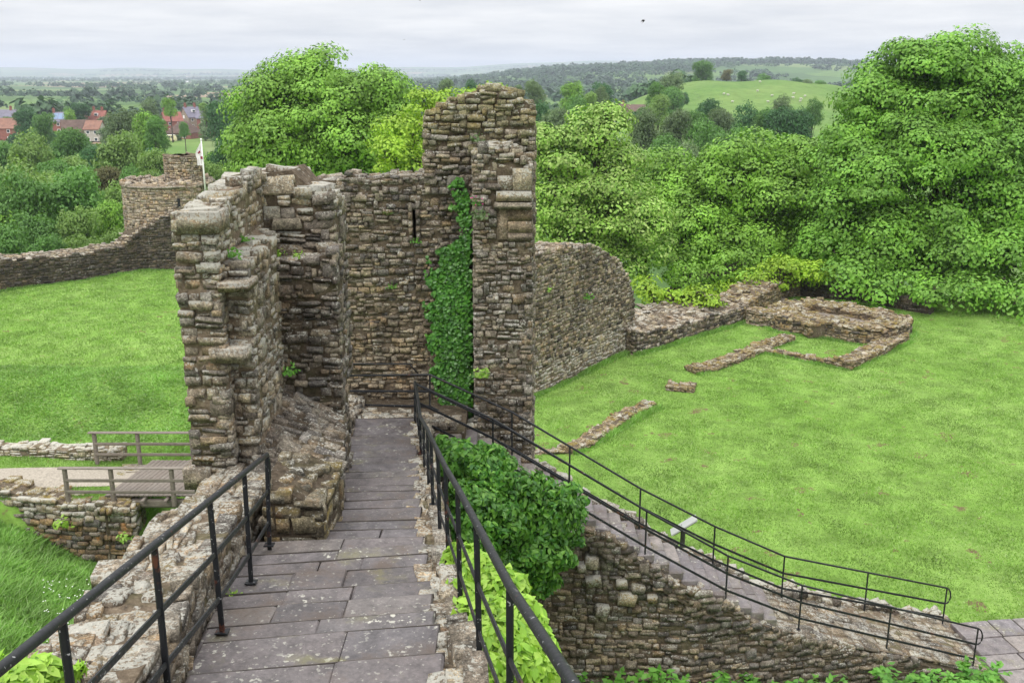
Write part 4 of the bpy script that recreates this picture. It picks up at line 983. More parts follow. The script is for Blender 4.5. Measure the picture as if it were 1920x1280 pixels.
blades('bank_grass', 'longer wild grass on the bank behind the bridge', 80000, -32, -6, 35.6, 43, (.04, .10), .034, M['longblade'], None, 1.3)
blades('ditch_grass', 'long bright grass and cow parsley in the ditch at lower left', 220000, -20, -4, 12, 30.3, (.08, .24), .022, M['longblade'], None, 1.0)
blades('terrace_grass', 'short grass either side of the gravel path', 60000, -24, -13.2, 30.6, 35.6, (.03, .08), .02, M['blade'], lambda x, y: np.abs(y - 32.15 - .35 * np.sin(x * .35)) > .95)

# ------------------------------------------------------------------ climbing plants near the camera
VX, VY = [], []
for pl__, n_ in ((plF, 5000), (Plan([pf0[:2], pf1[:2]]), 4500), (wl, 2500), (plw, 3000), (Plan(sp), 5000), (Plan([G(1072, 852, Z)[:2], G(1150, 808, Z)[:2], G(1232, 762, Z)[:2]]), 2500), (Plan([G(1305, 702, Z)[:2], G(1490, 640, Z)[:2]]), 2500), (Plan([G(1432, 662, Z)[:2], G(1596, 692, Z)[:2], G(1704, 640, Z)[:2]]), 3000)):
    for _ in range(n_):
        q_, t_ = pl__.at(RG.uniform(0, pl__.L)); o_ = .03 + abs(RG.normal(0, .12)); VX.append(q_[0] + t_[1] * o_); VY.append(q_[1] - t_[0] * o_)
blades('verge_grass', 'longer grass left along the feet of the walls and footings', 0, 0, 1, 0, 1, (.06, .20), .02, M['longblade'], None, .5, xy=(np.array(VX), np.array(VY)))
def leaf_shape(s, asp=.45):
    V = [(0, -.5, 0), (-asp * .5, -.12, .05), (-asp * .42, .2, .04), (0, .5, -.07), (asp * .42, .2, .04), (asp * .5, -.12, .05), (0, 0, -.02)]
    return [(x * s, y * s, z * s) for x, y, z in V], [(0, 6, 1), (1, 6, 2), (2, 6, 3), (3, 6, 4), (4, 6, 5), (5, 6, 0)]
_LV = np.array(leaf_shape(1)[0]); _LF = np.array(leaf_shape(1)[1])
def plant_mass(t, C, N, size, mat, limit=300, asp=1.0, hang=.6, name='leaf', rest='leaves'):
    """hanging pointed leaves; the nearest are parts, the rest one part"""
    C = np.asarray(C); N = np.asarray(N); N = N / np.linalg.norm(N, axis=1, keepdims=True)
    D = RG.normal(size=N.shape) * .5 + np.array([0, 0, -hang]); D = D - N * (D * N).sum(1, keepdims=True); D /= np.linalg.norm(D, axis=1, keepdims=True); X = np.cross(D, N)
    s = RG.uniform(.5, 1.45, len(C)) * size
    dist = np.linalg.norm(C, axis=1) + .5 * RG.random(len(C)) - .8 * (N * -C).sum(1) / np.linalg.norm(C, axis=1)
    order = np.argsort(dist); lm = mesh('leaf', _LV * np.array([asp, 1, 1]), _LF, mat); loc = np.array(t.location)
    for i in order[:limit]:
        Mx = np.eye(4); Mx[:3, :3] = np.stack([X[i], D[i], N[i]], 1) * s[i]; Mx[:3, 3] = C[i] - loc
        o = bpy.data.objects.new(name, lm); COL.objects.link(o); o.parent = t; o.matrix_basis = Matrix(Mx.tolist())
    r = order[limit:]; L = _LV * np.array([asp, 1, 1])
    W = (L[None, :, 0, None] * X[r][:, None, :] + L[None, :, 1, None] * D[r][:, None, :] + L[None, :, 2, None] * N[r][:, None, :]) * s[r][:, None, None] + C[r][:, None, :]
    Fc = (_LF[None] + (np.arange(len(r)) * 7)[:, None, None]).reshape(-1, 3)
    o = part(rest, W.reshape(-1, 3), Fc, mat, t); o['kind'] = 'stuff'
def blob_points(blobs, n, thick=.25):
    CC, NN = [], []
    vol = np.array([r[0] * r[2] for c, r in blobs]); vol = vol / vol.sum()
    for (c, r), f in zip(blobs, vol):
        k = int(n * f); d = RG.normal(size=(k, 3)); d /= np.linalg.norm(d, axis=1, keepdims=True); r = np.array(r)
        CC.append(np.array(c) + d * r * (1 - thick * RG.random((k, 1)) ** 1.5)); nn = d * .9 + np.array([0, -.2, .35]) + RG.normal(size=d.shape) * .35; NN.append(nn)
    return np.vstack(CC), np.vstack(NN)
def pxblobs(lst):
    out = []
    for px, py, rp, Y in lst:
        c = P(px, py, Y); s = mpp(c) * rp; out.append((tuple(c), (s, s * .8, s)))
    return out
# dark climbing shrub on the stair wall
sb = pxblobs([(860, 862, 40, 15.6), (905, 905, 60, 15.6), (960, 935, 65, 15.6), (1015, 960, 70, 15.7), (1050, 985, 48, 15.9), (930, 985, 75, 15.3), (1000, 1030, 66, 15.5), (950, 1050, 55, 15.2), (1010, 1085, 38, 15.6), (1062, 950, 34, 16.1), (890, 960, 60, 14.9), (870, 1010, 50, 14.5), (920, 870, 40, 16.0), (1045, 1040, 32, 15.9)])
rgs = random.Random(2); extra = []
for c, r in sb:
    for _ in range(9):
        d = Vector((rgs.gauss(0, 1), rgs.gauss(-.5, 1), rgs.gauss(.3, 1))).normalized(); k = r[0] * rgs.uniform(.2, .38)
        extra.append(((c[0] + d.x * r[0] * 1.02, c[1] + d.y * r[1] * 1.02, c[2] + d.z * r[2] * 1.02), (k, k, k * .7)))
t = empty('climbing_shrub', (0.2, 15.5, -12), 'dense dark green climbing shrub sprawling over the corner of the stair wall', 'shrub')
C, N = blob_points(sb + extra, 21000, .35); N = N + RG.normal(size=N.shape) * .3; plant_mass(t, C, N, .115, M['shrub'], 300, 1.0)
mb = MB()
for c, r in sb[1:9]: mb.tube([(.1, 16.3, -12.2), (c[0] * .6, 16.2, (c[2] - 12) / 2), c], [.05, .035, .02], 6)
mb.build('stem', M['bark'], t, True)
# young bright sprays rising behind the railing
sb2 = pxblobs([(828, 830, 16, 16.2), (845, 850, 24, 16.0), (868, 862, 20, 16.0), (893, 848, 12, 16.2), (930, 845, 14, 16.3), (838, 872, 24, 15.4)])
t = empty('young_shrub', (-1, 16, -8), 'fresh light green sprigs above the dark shrub, just behind the top of the railing', 'shrub')
C, N = blob_points(sb2, 1500, .8); plant_mass(t, C, N, .12, M['weed'], 120, .8)
mb = MB()
for c, r in sb2: mb.tube([(c[0] + .1, c[1] + .1, c[2] - .9), c], [.015, .008], 5)
mb.build('stem', M['bark'], t, True)
# lime green vine by the right rail
lb = pxblobs([(868, 1060, 45, 8.6), (900, 1090, 55, 8.3), (860, 1120, 36, 7.6), (930, 1130, 70, 8.1), (890, 1170, 60, 7.2), (960, 1180, 70, 7.8), (930, 1220, 70, 7.0), (990, 1225, 60, 7.6), (960, 1270, 75, 6.8), (1010, 1290, 50, 7.2), (905, 1265, 45, 6.3), (880, 1210, 40, 6.6), (1000, 1175, 30, 8.2), (880, 1320, 60, 5.9)])
t = empty('lime_vine', (0, 7.5, -8), 'bright lime green vine spilling over the wall edge behind the right railing', 'vine')
C, N = blob_points(lb, 11000, .5); k = C[:, 0] > np.array([xr(y) + .30 for y in C[:, 1]]) - RG.random(len(C)) * .12
plant_mass(t, C[k], N[k] + RG.normal(size=(int(k.sum()), 3)) * .3, .105, M['lime'], 300, 1.05, .7)
mb = MB()
for c, r in lb: mb.tube([(c[0] + .1, c[1] + .1, c[2] - 1.2), (c[0] - .05, c[1], c[2] - .4), c], [.02, .014, .008], 5)
mb.build('stem', M['bark'], t, True)
lb = pxblobs([(20, 1262, 40, 4.6), (75, 1262, 34, 4.7), (120, 1268, 22, 4.75), (150, 1255, 10, 4.8), (30, 1310, 60, 4.4)])
t = empty('lime_vine', (-2.5, 4.6, -6), 'lime green vine leaves in the bottom left corner', 'vine')
C, N = blob_points(lb, 900, .6); plant_mass(t, C, N, .095, M['lime'], 200, 1.05, .7)
mb = MB()
for c, r in lb: mb.tube([(c[0], c[1] + .1, c[2] - 1), c], [.02, .01], 5)
mb.build('stem', M['bark'], t, True)
# ivy on the back wall
poly = [(862, 335, 6), (856, 350, 14), (868, 372, 14), (868, 400, 11), (874, 425, 11), (872, 450, 12), (850, 470, 26), (855, 490, 30), (846, 520, 38), (848, 560, 38), (846, 600, 40), (848, 640, 40), (850, 680, 36), (852, 720, 34), (856, 755, 28), (862, 785, 22)]
py_ = np.array([p[1] for p in poly]); cx_ = np.array([p[0] for p in poly]); hw_ = np.array([p[2] for p in poly])
n = 16000; yy = RG.uniform(335, 798, n); c = np.interp(yy, py_, cx_); h = np.interp(yy, py_, hw_) * (1 + .15 * np.sin(yy * .11) + .12 * np.sin(yy * .31))
xx = c + h * RG.uniform(-1, 1, n); keep = (xx < 886) & ((yy > 465) | (RG.random(n) < .05 + .30 * (np.sin(yy * .17) > .1)))
xx, yy = xx[keep], yy[keep]; C = np.array([tuple(P(x, y, 19.05 - .22 * RG.random() * (1 if y > 460 else .5))) for x, y in zip(xx, yy)])
N = np.tile(np.array([0, -1, .35]), (len(C), 1)) + RG.normal(size=C.shape) * .38
t = empty('ivy', (P(850, 790, 19).x, 19, -7), 'glossy green ivy climbing the back wall left of the square pier', 'ivy')
plant_mass(t, C, N, .07, M['ivy'], 300, 1.6, .5)
rx = []
for k in range(16):
    y0_ = RG.uniform(470, 760); sd_ = RG.choice([-1.0, -1.0, 1.0]); c0 = np.interp(y0_, py_, cx_) + sd_ * np.interp(y0_, py_, hw_)
    for q in range(12): rx.append(tuple(P(min(885, c0 + sd_ * q * 1.2 + RG.normal(0, 1.2)), y0_ - q * RG.uniform(1.5, 4.0), 19.06)))
rx = np.array(rx); V, Fc = leaf_quads(rx, np.tile([0, -1, .3], (len(rx), 1)) + RG.normal(size=rx.shape) * .4, RG.uniform(.05, .11, len(rx)), .8); part('runner_leaves', V, Fc, M['ivy'], t)
mb = MB()
for k in range(5): mb.tube([P(858 + k * 3, 795, 19.1), P(850 + k * 5, 640, 19.08), P(862 + k * 2, 470, 19.08), P(864 + k, 350, 19.08)], [.03, .02, .014, .006], 5)
mb.build('stem', M['bark'], t, True)
# small plants rooted in the walls
def tuft(px, py, Y, s, label, mat='weed', n=26, flower=None, cat='plant'):
    c = P(px, py, Y); t = empty('wall_plant', c, label, cat)
    C, N, = [], []
    r = s * mpp(c)
    d = RG.normal(size=(n, 3)); d[:, 2] = np.abs(d[:, 2]) * .8; d[:, 1] = -np.abs(d[:, 1]); d /= np.linalg.norm(d, axis=1, keepdims=True)
    C = np.array(c) + d * r * RG.uniform(.3, 1, (n, 1)); V, Fc = leaf_quads(C, d + RG.normal(size=d.shape) * .5, np.full(n, max(.05, r * .45)), .5)
    part('leaves', V, Fc, M[mat], t)
    mb = MB()
    for k in range(5): mb.tube([c, c + Vector(d[k].tolist()) * r], [.006, .003], 4)
    mb.build('stem', M['weed'], t)
    if flower:
        mb = MB()
        for k in range(6): mb.ball(c + Vector(d[k].tolist()) * r * 1.05, .014, .014, .012, 6, 4)
        mb.build('flowers', M[flower], t)
tuft(438, 482, 11.9, 26, 'leafy weed on top of the narrow wall stub')
tuft(462, 452, 12.6, 18, 'small weed in the hollow behind the big pale block')
tuft(520, 480, 13.45, 20, 'pale green weed on the ledge above the dark wall face', 'lime')
tuft(556, 482, 13.5, 18, 'second weed on the ledge beside the rust coloured grass', 'tip')
tuft(543, 700, 13.2, 22, 'bushy green weed half way down the dark wall face', n=45)
tuft(900, 409, 18.2, 20, 'grey green plant on the pier beside the ashlar panel', 'l_grey', 60)
tuft(893, 385, 18.2, 16, 'clump of pink flowers on the pier above the grey green plant', 'ivy', 16, 'pink', 'flowers')
tuft(902, 704, 18.2, 26, 'drooping grass tuft on the lower part of the pier', 'tip', 40)
tuft(893, 265, 19.05, 18, 'grass tuft growing high on the tower fragment', 'l_grey', 40)
tuft(735, 540, 19.1, 14, 'small fern in the middle of the back wall', n=20)
tuft(728, 402, 19.1, 14, 'reddish grass tuft left of the slit', 'l_brown', 22); tuft(780, 455, 19.1, 12, 'small fern at the foot of the slit')
tuft(855, 395, 19.1, 22, 'loose fern beside the top of the ivy', 'shrub', 40)
tuft(436, 1118, 7.7, 22, 'fresh green weed at the foot of the left parapet beside the steps', 'lime', 40)
tuft(1030, 545, 37.6, 14, 'grass tuft near the left end of the high curtain fragment', 'tip', 20); tuft(1100, 560, 40, 16, 'hanging greenery on the face of the high curtain fragment', 'weed', 30)
tuft(1052, 475, 39.4, 18, 'dry grass on top of the high curtain fragment', 'tip', 30)
tuft(120, 985, 29.8, 22, 'green moss and weeds on the retaining wall left of the orange stain', 'lime', 60); tuft(235, 1010, 29.8, 18, 'weeds on the retaining wall near its corner', 'tip', 60)
tuft(420, 318, 13.5, 6, 'speck of moss on the highest pale stones', 'tip', 8)
# cow parsley and nettles in front of the stair wall
rg = random.Random(15); protos = []
def herb_mesh(seed):
    r = np.random.default_rng(seed); C = []; N = []
    for k in range(9):
        a = r.uniform(0, 6.28); l = r.uniform(.15, .38); h = r.uniform(.3, .62)
        for j in range(9):
            s = .3 + .7 * j / 8; C.append((math.cos(a) * l * s + r.normal(0, .03), math.sin(a) * l * s + r.normal(0, .03), h * (1 - (1 - s) ** 2) + r.normal(0, .02))); N.append((r.normal(0, .4), r.normal(0, .4), 1))
    return leaf_quads(np.array(C), np.array(N), np.full(len(C), .13), .6)
hm = [mesh('herb_leaves', *herb_mesh(s), M['weed']) for s in range(4)]
for i in range(70):
    x = rg.uniform(1.2, 9.9); y = ynr(min(x, 9.5)) - .45 - rg.uniform(0, 1.3); z = float(near_H(x, y))
    t = empty('ground_herb', (x, y, z - .02), 'leafy green herb growing at the foot of the stair wall', 'plant', 'herbs along the foot of the stair wall')
    o = link('leaves', rg.choice(hm), t); s = rg.uniform(.8, 1.5); o.scale = (s, s, s * 1.05); o.rotation_euler = (0, 0, rg.uniform(0, 6))
# white flower heads in the ditch
mb = MB()
for i in range(130):
    px, py = rg.uniform(80, 240), rg.uniform(1075, 1210)
    if px > 245 - (py - 1075) * .6: continue
    y = 30
    for _ in range(8):
        p = P(px, py, y); z = float(near_H(p.x, p.y)); y += (z - p.z) / (p.z / p.y - .27 * -1 + 1e-3) * -.5 if False else 0
        break
    for yy in np.arange(14, 30.3, .25):
        p = P(px, py, yy)
        if p.z < float(near_H(p.x, p.y)) + .35: break
    mb.ball(p, .024, .024, .01, 5, 3)
tag(mb.build('cow_parsley', M['petal']), 'white cow parsley flower heads sprinkled over the ditch grass', 'flowers', kind='stuff')

# ------------------------------------------------------------------ large trees
big_tree('chestnut_tree', 'huge domed tree right, nearly as high as the picture, overhanging the low dark wall',
    [(1745, 230, 150, 165), (1790, 130, 85, 75), (1700, 150, 80, 80), (1640, 230, 90, 100), (1860, 200, 100, 120), (1720, 380, 190, 180, -2), (1860, 380, 120, 190, -2), (1590, 310, 70, 110, -1), (1575, 420, 80, 120, -2), (1680, 470, 120, 90, -4), (1810, 500, 120, 80, -6), (1910, 500, 100, 90, -6), (1960, 330, 100, 180, 1), (1760, 300, 90, 80, -4), (1640, 350, 70, 70, -4), (1850, 300, 80, 80, -4),
     (1600, 525, 60, 40, -7), (1670, 548, 60, 34, -8.5), (1750, 556, 65, 34, -9), (1835, 562, 60, 36, -9.5), (1910, 572, 60, 36, -10), (1985, 585, 60, 36, -10.5), (1560, 480, 60, 50, -4)], 60, M['chest'], leaf=.235, cov=2.2, clump=1.25, base_px=1760)
_ct = [o for o in COL.objects if o.name == 'chestnut_tree'][0]; mb = MB()
for a, b in (((1835, 130), (1862, 62)), ((1845, 105), (1868, 74)), ((1840, 118), (1848, 66)), ((1620, 300), (1600, 272))): mb.tube([P(*a, 60), P((a[0] + b[0]) / 2 + 3, (a[1] + b[1]) / 2, 60), P(*b, 60)], [.05, .03, .012], 5)
mb.build('bare_twigs', M['bark'], _ct)
big_tree('sycamore_tree', 'dark tree at the right edge behind the huge domed tree', [(1900, 190, 90, 95), (1960, 240, 100, 120)], 72, M['syc'], leaf=.3, cov=1.6, clump=1.2)
big_tree('sycamore_tree', 'spreading green tree between the huge domed tree and the bright tipped tree',
    [(1400, 330, 110, 80), (1330, 390, 110, 90), (1450, 400, 110, 110, -1), (1290, 460, 90, 85, -2), (1400, 490, 120, 70, -3), (1500, 330, 70, 90), (1500, 470, 80, 80), (1250, 340, 80, 60, 2), (1240, 430, 70, 90)], 63, M['syc'], leaf=.235, cov=2.1, clump=1.2, base_px=1390)
big_tree('sycamore_tree', 'bright leaved tree with pale tips just right of the pier',
    [(1125, 260, 70, 62), (1070, 300, 80, 70), (1165, 320, 55, 70), (1040, 380, 80, 80), (1130, 400, 100, 90, -1), (1190, 440, 80, 90, -1), (1060, 460, 90, 80, -1), (1130, 510, 90, 60, -2), (1010, 280, 50, 70), (1140, 225, 40, 36)], 56, M['tip'], leaf=.215, cov=2.0, clump=1.0, base_px=1110)
big_tree('chestnut_tree', 'great rounded tree rising behind the back wall, left of the tower fragment',
    [(615, 235, 165, 120), (600, 150, 100, 52), (520, 220, 90, 80), (700, 200, 85, 80), (640, 300, 150, 70, -2), (485, 280, 66, 70), (560, 310, 130, 50, -2), (745, 240, 60, 75), (452, 300, 42, 50, 1), (720, 310, 90, 50, -1), (600, 210, 80, 60, -3), (680, 260, 70, 60, -4), (530, 280, 70, 55, -3)], 76, M['syc'], leaf=.27, cov=2.1, clump=1.5, base_px=600)
big_tree('sycamore_tree', 'yellow green tree close behind the tower fragment',
    [(860, 205, 75, 36), (800, 205, 60, 36), (760, 270, 65, 55, -1), (735, 300, 50, 40, -2), (920, 185, 30, 26), (890, 230, 80, 50), (790, 310, 50, 40, -2)], 62, M['bright'], leaf=.22, cov=1.7, clump=.85, base_px=800)
big_tree('elder_bush', 'pale green bush behind the low wall next to the high curtain fragment', [(1215, 550, 34, 36), (1260, 565, 40, 24), (1305, 560, 40, 26), (1235, 580, 40, 14), (1340, 572, 40, 16)], 48.6, M['bright'], leaf=.2, cov=1.7, clump=.5)
big_tree('creeper_mound', 'yellow green mound of creeper spilling over the wall under the huge domed tree', [(1480, 516, 66, 34), (1420, 532, 60, 28), (1365, 550, 44, 20), (1530, 520, 44, 32), (1330, 560, 30, 14)], 54.2, M['bright'], leaf=.2, cov=1.7, clump=.5)
big_tree('hazel_bush', 'dark bush low behind the high curtain fragment', [(1205, 500, 40, 50), (1290, 520, 50, 36), (1370, 510, 60, 40)], 55, M['syc'], leaf=.22, cov=1.5, clump=.7)

# ------------------------------------------------------------------ middle distance trees
def unit_crown(seed, n, spread=1.0, tall=1.0, nb=11):
    global RG
    RG = np.random.default_rng(seed); r = np.random.default_rng(seed + 50); blobs = []
    for k in range(nb):
        a = r.uniform(0, 6.28); q = r.uniform(.2, .62); z = r.uniform(-.5, .58); q *= math.sqrt(max(.15, 1 - z * z)); rr_ = r.uniform(.3, .48)
        blobs.append(((math.cos(a) * q, math.sin(a) * q, z), (rr_, rr_, rr_ * .8)))
    blobs.append(((0, 0, .35), (.5, .5, .5))); blobs.append(((0, 0, -.2), (.65, .65, .5)))
    C, N = crown_leaves(blobs, .085, 1.0, .16, .65, .2)
    idx = RG.permutation(len(C))[:n]; C, N = C[idx], N[idx]
    return leaf_quads(C, N, RG.uniform(.6, 1.3, len(C)) * .085 * (13000 / n) ** .5 * .85)
UC = [unit_crown(200 + i, 11000) for i in range(5)]; UCL = [unit_crown(300 + i, 2200) for i in range(4)]
_uc = {}
def uc_mesh(i, mk, low):
    key = (i, mk, low)
    if key not in _uc: _uc[key] = mesh('crown', *(UCL if low else UC)[i], M[mk])
    return _uc[key]
mb = MB(); mb.tube([(0, 0, -1.9), (.03, 0, -1), (0, .02, -.1)], [.09, .07, .04], 7)
for k in range(9):
    a = k * 2.4; mb.tube([(0, 0, -.9 + k * .1), (.25 * math.cos(a), .25 * math.sin(a), -.3 + k * .05), (.5 * math.cos(a), .5 * math.sin(a), -.05 + k * .04)], [.035, .02, .006], 5)
UT = mesh('trunk', mb.v, mb.f, M['bark'], True)
rgt = random.Random(4)
def mtree(px, top, hw, Y, mk, label, group=None, ar=1.0, kind='leafy_tree', low=None, parts=True, cat='tree', sink=0.0):
    c = P(px, top + hw * ar, Y); s = hw * mpp(c); gz = terrain_z(c.x, Y); low = (hw < 22) if low is None else low
    tz = c.z + s * ar; sz = s * ar
    if tz - gz > 2.5 * s * ar: sz = min((tz - gz) * .44, s * ar * 1.45); c.z = tz - sz
    i = rgt.randrange(4 if low else 5)
    if not parts:
        o = link(kind, uc_mesh(i, mk, low), None, c); o.scale = (s, s, sz); o.rotation_euler = (0, 0, rgt.uniform(0, 6)); tag(o, label, cat, group); return o
    t = empty(kind, (c.x, Y, gz), label, cat, group)
    o = link('crown', uc_mesh(i, mk, low), t); o.location = (0, 0, c.z - gz); o.scale = (s, s, sz); o.rotation_euler = (0, 0, rgt.uniform(0, 6))
    o = link('trunk', UT, t); h = max(.5, (c.z - gz)) ; o.location = (0, 0, h); o.scale = (s, s, h / 1.9); return t
MT = [ # named by what they look like and stand beside
 (62, 240, 58, 150, 'l_pale', 'tall pale tree with open branches in front of the village at left'),
 (5, 262, 42, 170, 'l_mid', 'rounded tree at the left edge below the red roofed cottage'),
 (118, 298, 48, 140, 'l_mid', 'mid green tree right of the tall pale open tree'),
 (130, 236, 36, 190, 'l_mid', 'grey green tree in front of the brown roofed stone house'),
 (235, 240, 66, 140, 'l_pale', 'large domed light green tree in the middle of the wooded slope'),
 (295, 278, 46, 130, 'l_pale', 'light green tree right of the large domed one'),
 (222, 203, 42, 210, 'l_grey', 'grey green willow hiding the village houses'),
 (272, 204, 36, 200, 'syc', 'deep green tree beside the grey green willow'),
 (290, 215, 24, 190, 'l_mid', 'tree just left of the hipped brown roof'),
 (410, 190, 34, 260, 'l_dark', 'dark round tree right of the hipped brown roof'),
 (440, 172, 30, 270, 'l_mid', 'tree behind the dark round tree beside the great rounded tree'),
 (282, 182, 22, 380, 'l_grey', 'grey tree on the skyline of the village centre'),
 (318, 182, 15, 360, 'syc', 'small bright tree left of the slate house with gables'),
 (45, 200, 24, 330, 'l_dark', 'dark evergreens at the left end of the village'),
 (78, 210, 28, 280, 'l_mid', 'tree between the left cottages and the slate roof with blue panels'),
 (150, 192, 22, 420, 'l_dark', 'dark tree behind the bright red roof'),
 (132, 203, 16, 400, 'syc', 'small green tree behind the blue panelled roof'),
 (175, 268, 30, 170, 'l_dark', 'dark clipped looking tree beside the white cottage wall'),
 (300, 236, 20, 210, 'l_mid', 'bush beside the caravan'),
 (385, 192, 16, 380, 'l_pale', 'pale bush behind the brick garden wall'),
 (345, 228, 12, 300, 'l_mid', 'ivy bush in front of the hipped brown roof'),
 (20, 305, 58, 120, 'l_mid', 'rounded mid green tree at the left edge above the nearest wood'),
 (92, 318, 44, 118, 'l_pale', 'light tree left of centre in the wooded slope'),
 (150, 306, 42, 120, 'l_mid', 'round tree standing left of the bronze leaved tree'),
 (203, 308, 30, 118, 'l_brown', 'bronze leaved tree on the wooded slope'),
 (248, 306, 34, 116, 'l_mid', 'small round tree right of the bronze leaved tree'),
 (290, 318, 30, 112, 'l_pale', 'low pale tree left of the castle turret'),
 (425, 252, 40, 130, 'l_dark', 'dark tree between the flag and the great rounded tree'),
 (405, 300, 34, 105, 'l_pale', 'low light tree right of the flagpole'),
 (455, 310, 44, 95, 'syc', 'tree behind the pale topped ruined wall'),
 (220, 338, 46, 108, 'l_pale', 'light tree left of the tower roof'), (172, 350, 44, 104, 'l_pale', 'pale crown in the middle of the nearest wood'), (112, 348, 44, 102, 'syc', 'brighter crown left of the pale one in the nearest wood'),
 (30, 352, 55, 96, 'l_mid', 'crown at the left edge of the nearest wood'), (75, 392, 60, 88, 'l_mid', 'broad crown above the black curtain wall at left'), (140, 385, 52, 88, 'l_pale', 'yellowish crown above the middle of the curtain wall'),
 (205, 372, 50, 92, 'syc', 'green crown left of the stone tower'), (225, 418, 44, 82, 'l_pale', 'young yellow green tree touching the stone tower'), (0, 420, 62, 80, 'l_mid', 'lowest crown at the left edge above the curtain wall'), (100, 432, 50, 80, 'l_mid', 'low crown behind the long curtain wall'), (170, 438, 46, 79, 'l_pale', 'low pale crown behind the long curtain wall'),
 (835, 147, 22, 330, 'l_grey', 'dull green round tree on the skyline left of the tower fragment top'), (883, 147, 17, 330, 'l_dark', 'small dark tree on the skyline above the tower fragment'), (905, 158, 16, 300, 'l_dark', 'dark bush right of the small dark skyline tree'),
 (1002, 150, 24, 280, 'l_grey', 'airy grey green tree right of the tower top'), (972, 158, 16, 280, 'l_grey', 'slim grey tree touching the tower top'), (1070, 150, 24, 300, 'syc', 'deep green round tree between the tower and the pasture'), (1130, 152, 26, 320, 'l_dark', 'dark thicket below the distant green slope'),
 (1015, 188, 30, 200, 'l_dark', 'dark fir like tree beside the top right of the tower'), (1045, 200, 34, 190, 'l_grey', 'blossoming grey tree beyond the bright tipped tree'), (1085, 178, 28, 230, 'l_mid', 'tree left of the brown roofed farmhouse'), (1105, 172, 20, 240, 'l_pale', 'pale tree above the brown roofed farmhouse'), (1128, 160, 16, 260, 'l_grey', 'grey bushes behind the brown roofed farmhouse'), (1228, 152, 20, 270, 'l_mid', 'mixed bushes left of the pasture hedge'), (1235, 175, 26, 250, 'l_pale', 'light bushes on the pasture hedge'),
 (1208, 196, 34, 170, 'l_grey', 'dense grey round tree right of the farmhouse'), (1266, 205, 36, 165, 'l_grey', 'soft grey green tree below the pasture corner'), (1262, 160, 24, 330, 'l_mid', 'tree at the left corner of the pasture'), (1258, 134, 26, 350, 'l_grey', 'sparse tall tree at the pasture corner'),
 (1327, 184, 32, 230, 'l_dark', 'dark tree in front of the left part of the pasture'), (1398, 190, 44, 210, 'l_dark', 'broad dark tree in front of the middle of the pasture'), (1468, 176, 26, 230, 'l_grey', 'grey tree standing up against the pasture'), (1470, 200, 46, 200, 'l_dark', 'dark thicket at the foot of the pasture'),
 (1320, 220, 52, 170, 'l_mid', 'broad round tree above the spreading green tree'), (1385, 232, 40, 160, 'l_mid', 'low tree right of the broad round one'), (1240, 250, 46, 150, 'l_mid', 'mid green tree behind the bright tipped tree'), (1290, 262, 40, 140, 'l_grey', 'greyish crown low behind the spreading green tree'),
 (1318, 114, 27, 500, 'l_mid', 'large round tree on top of the pasture hill'), (1362, 130, 13, 500, 'l_brown', 'reddish bush on top of the pasture hill'), (1391, 132, 11, 500, 'l_dark', 'small dark bush on the pasture skyline'), (1430, 137, 18, 510, 'l_mid', 'low bushes at the right of the pasture skyline'),
 (1492, 145, 16, 480, 'l_dark', 'dark tree behind the right end of the pasture'), (1515, 148, 14, 470, 'l_grey', 'pale tree behind the right end of the pasture'), (1535, 150, 14, 470, 'l_mid', 'bush where the pasture meets the huge domed tree'),
]
MT += [(1298, 205, 27, 212, 'l_mid', 'rounded tree below the left end of the pasture'), (1352, 200, 26, 205, 'l_grey', 'grey green tree squeezed between two dark trees below the pasture'), (1432, 202, 30, 203, 'l_mid', 'fresh green tree below the middle of the pasture'),
 (1500, 200, 30, 200, 'l_dark', 'dark tree right of the thicket at the foot of the pasture'), (1525, 182, 22, 225, 'l_mid', 'tree peeping out left of the huge domed tree below the pasture')]
for (px, top, hw, Y, mk, lab) in MT: mtree(px, top, hw, Y, mk, lab, low=False)
# filler crowns of the wood: nothing tells them apart
for i in range(70):
    Y = rgt.uniform(85, 190) if i < 45 else rgt.uniform(95, 230); px = rgt.uniform(-40, 470) if i < 45 else rgt.uniform(1000, 1560)
    gz = terrain_z(px / 1813 * Y - .53 * Y, Y); hgt = rgt.uniform(8, 12.5) if i < 45 else rgt.uniform(7, 10); zt_ = -24 + hgt + (4 if Y < 105 else 0)
    a = -zt_ / Y; py = 640 + FPX * math.tan(math.atan(a) - PITCH); hw = rgt.uniform(3.6, 5.2) / (Y / FPX)
    if (320 < px < 410 and 190 < Y) or (1140 < px < 1215 and py < 235): continue
    mtree(px, py, hw, Y, rgt.choice(['l_mid', 'l_pale', 'l_mid', 'l_dark', 'syc']), 'rounded crown filling the gaps of the wood on the valley slope', 'gap filling trees of the wood', low=Y > 150)
# village and garden trees
for i in range(60):
    Y = rgt.uniform(300, 620); px = rgt.choice([rgt.uniform(-20, 560), rgt.uniform(960, 1250)])
    if px < 560 and 95 < px < 215 and Y < 380: continue
    if (300 < px < 400 and Y < 420) or 1140 < px < 1215: continue
    hgt = rgt.uniform(5, 9); a = (24 - hgt) / Y; py = 640 + FPX * math.tan(math.atan(a) - PITCH); hw = rgt.uniform(3, 5) / (Y / FPX)
    mtree(px, py, hw, Y, rgt.choice(['l_mid', 'l_dark', 'l_grey']), 'small tree among the far gardens and fields', 'garden trees beyond the wood', low=True, parts=False)
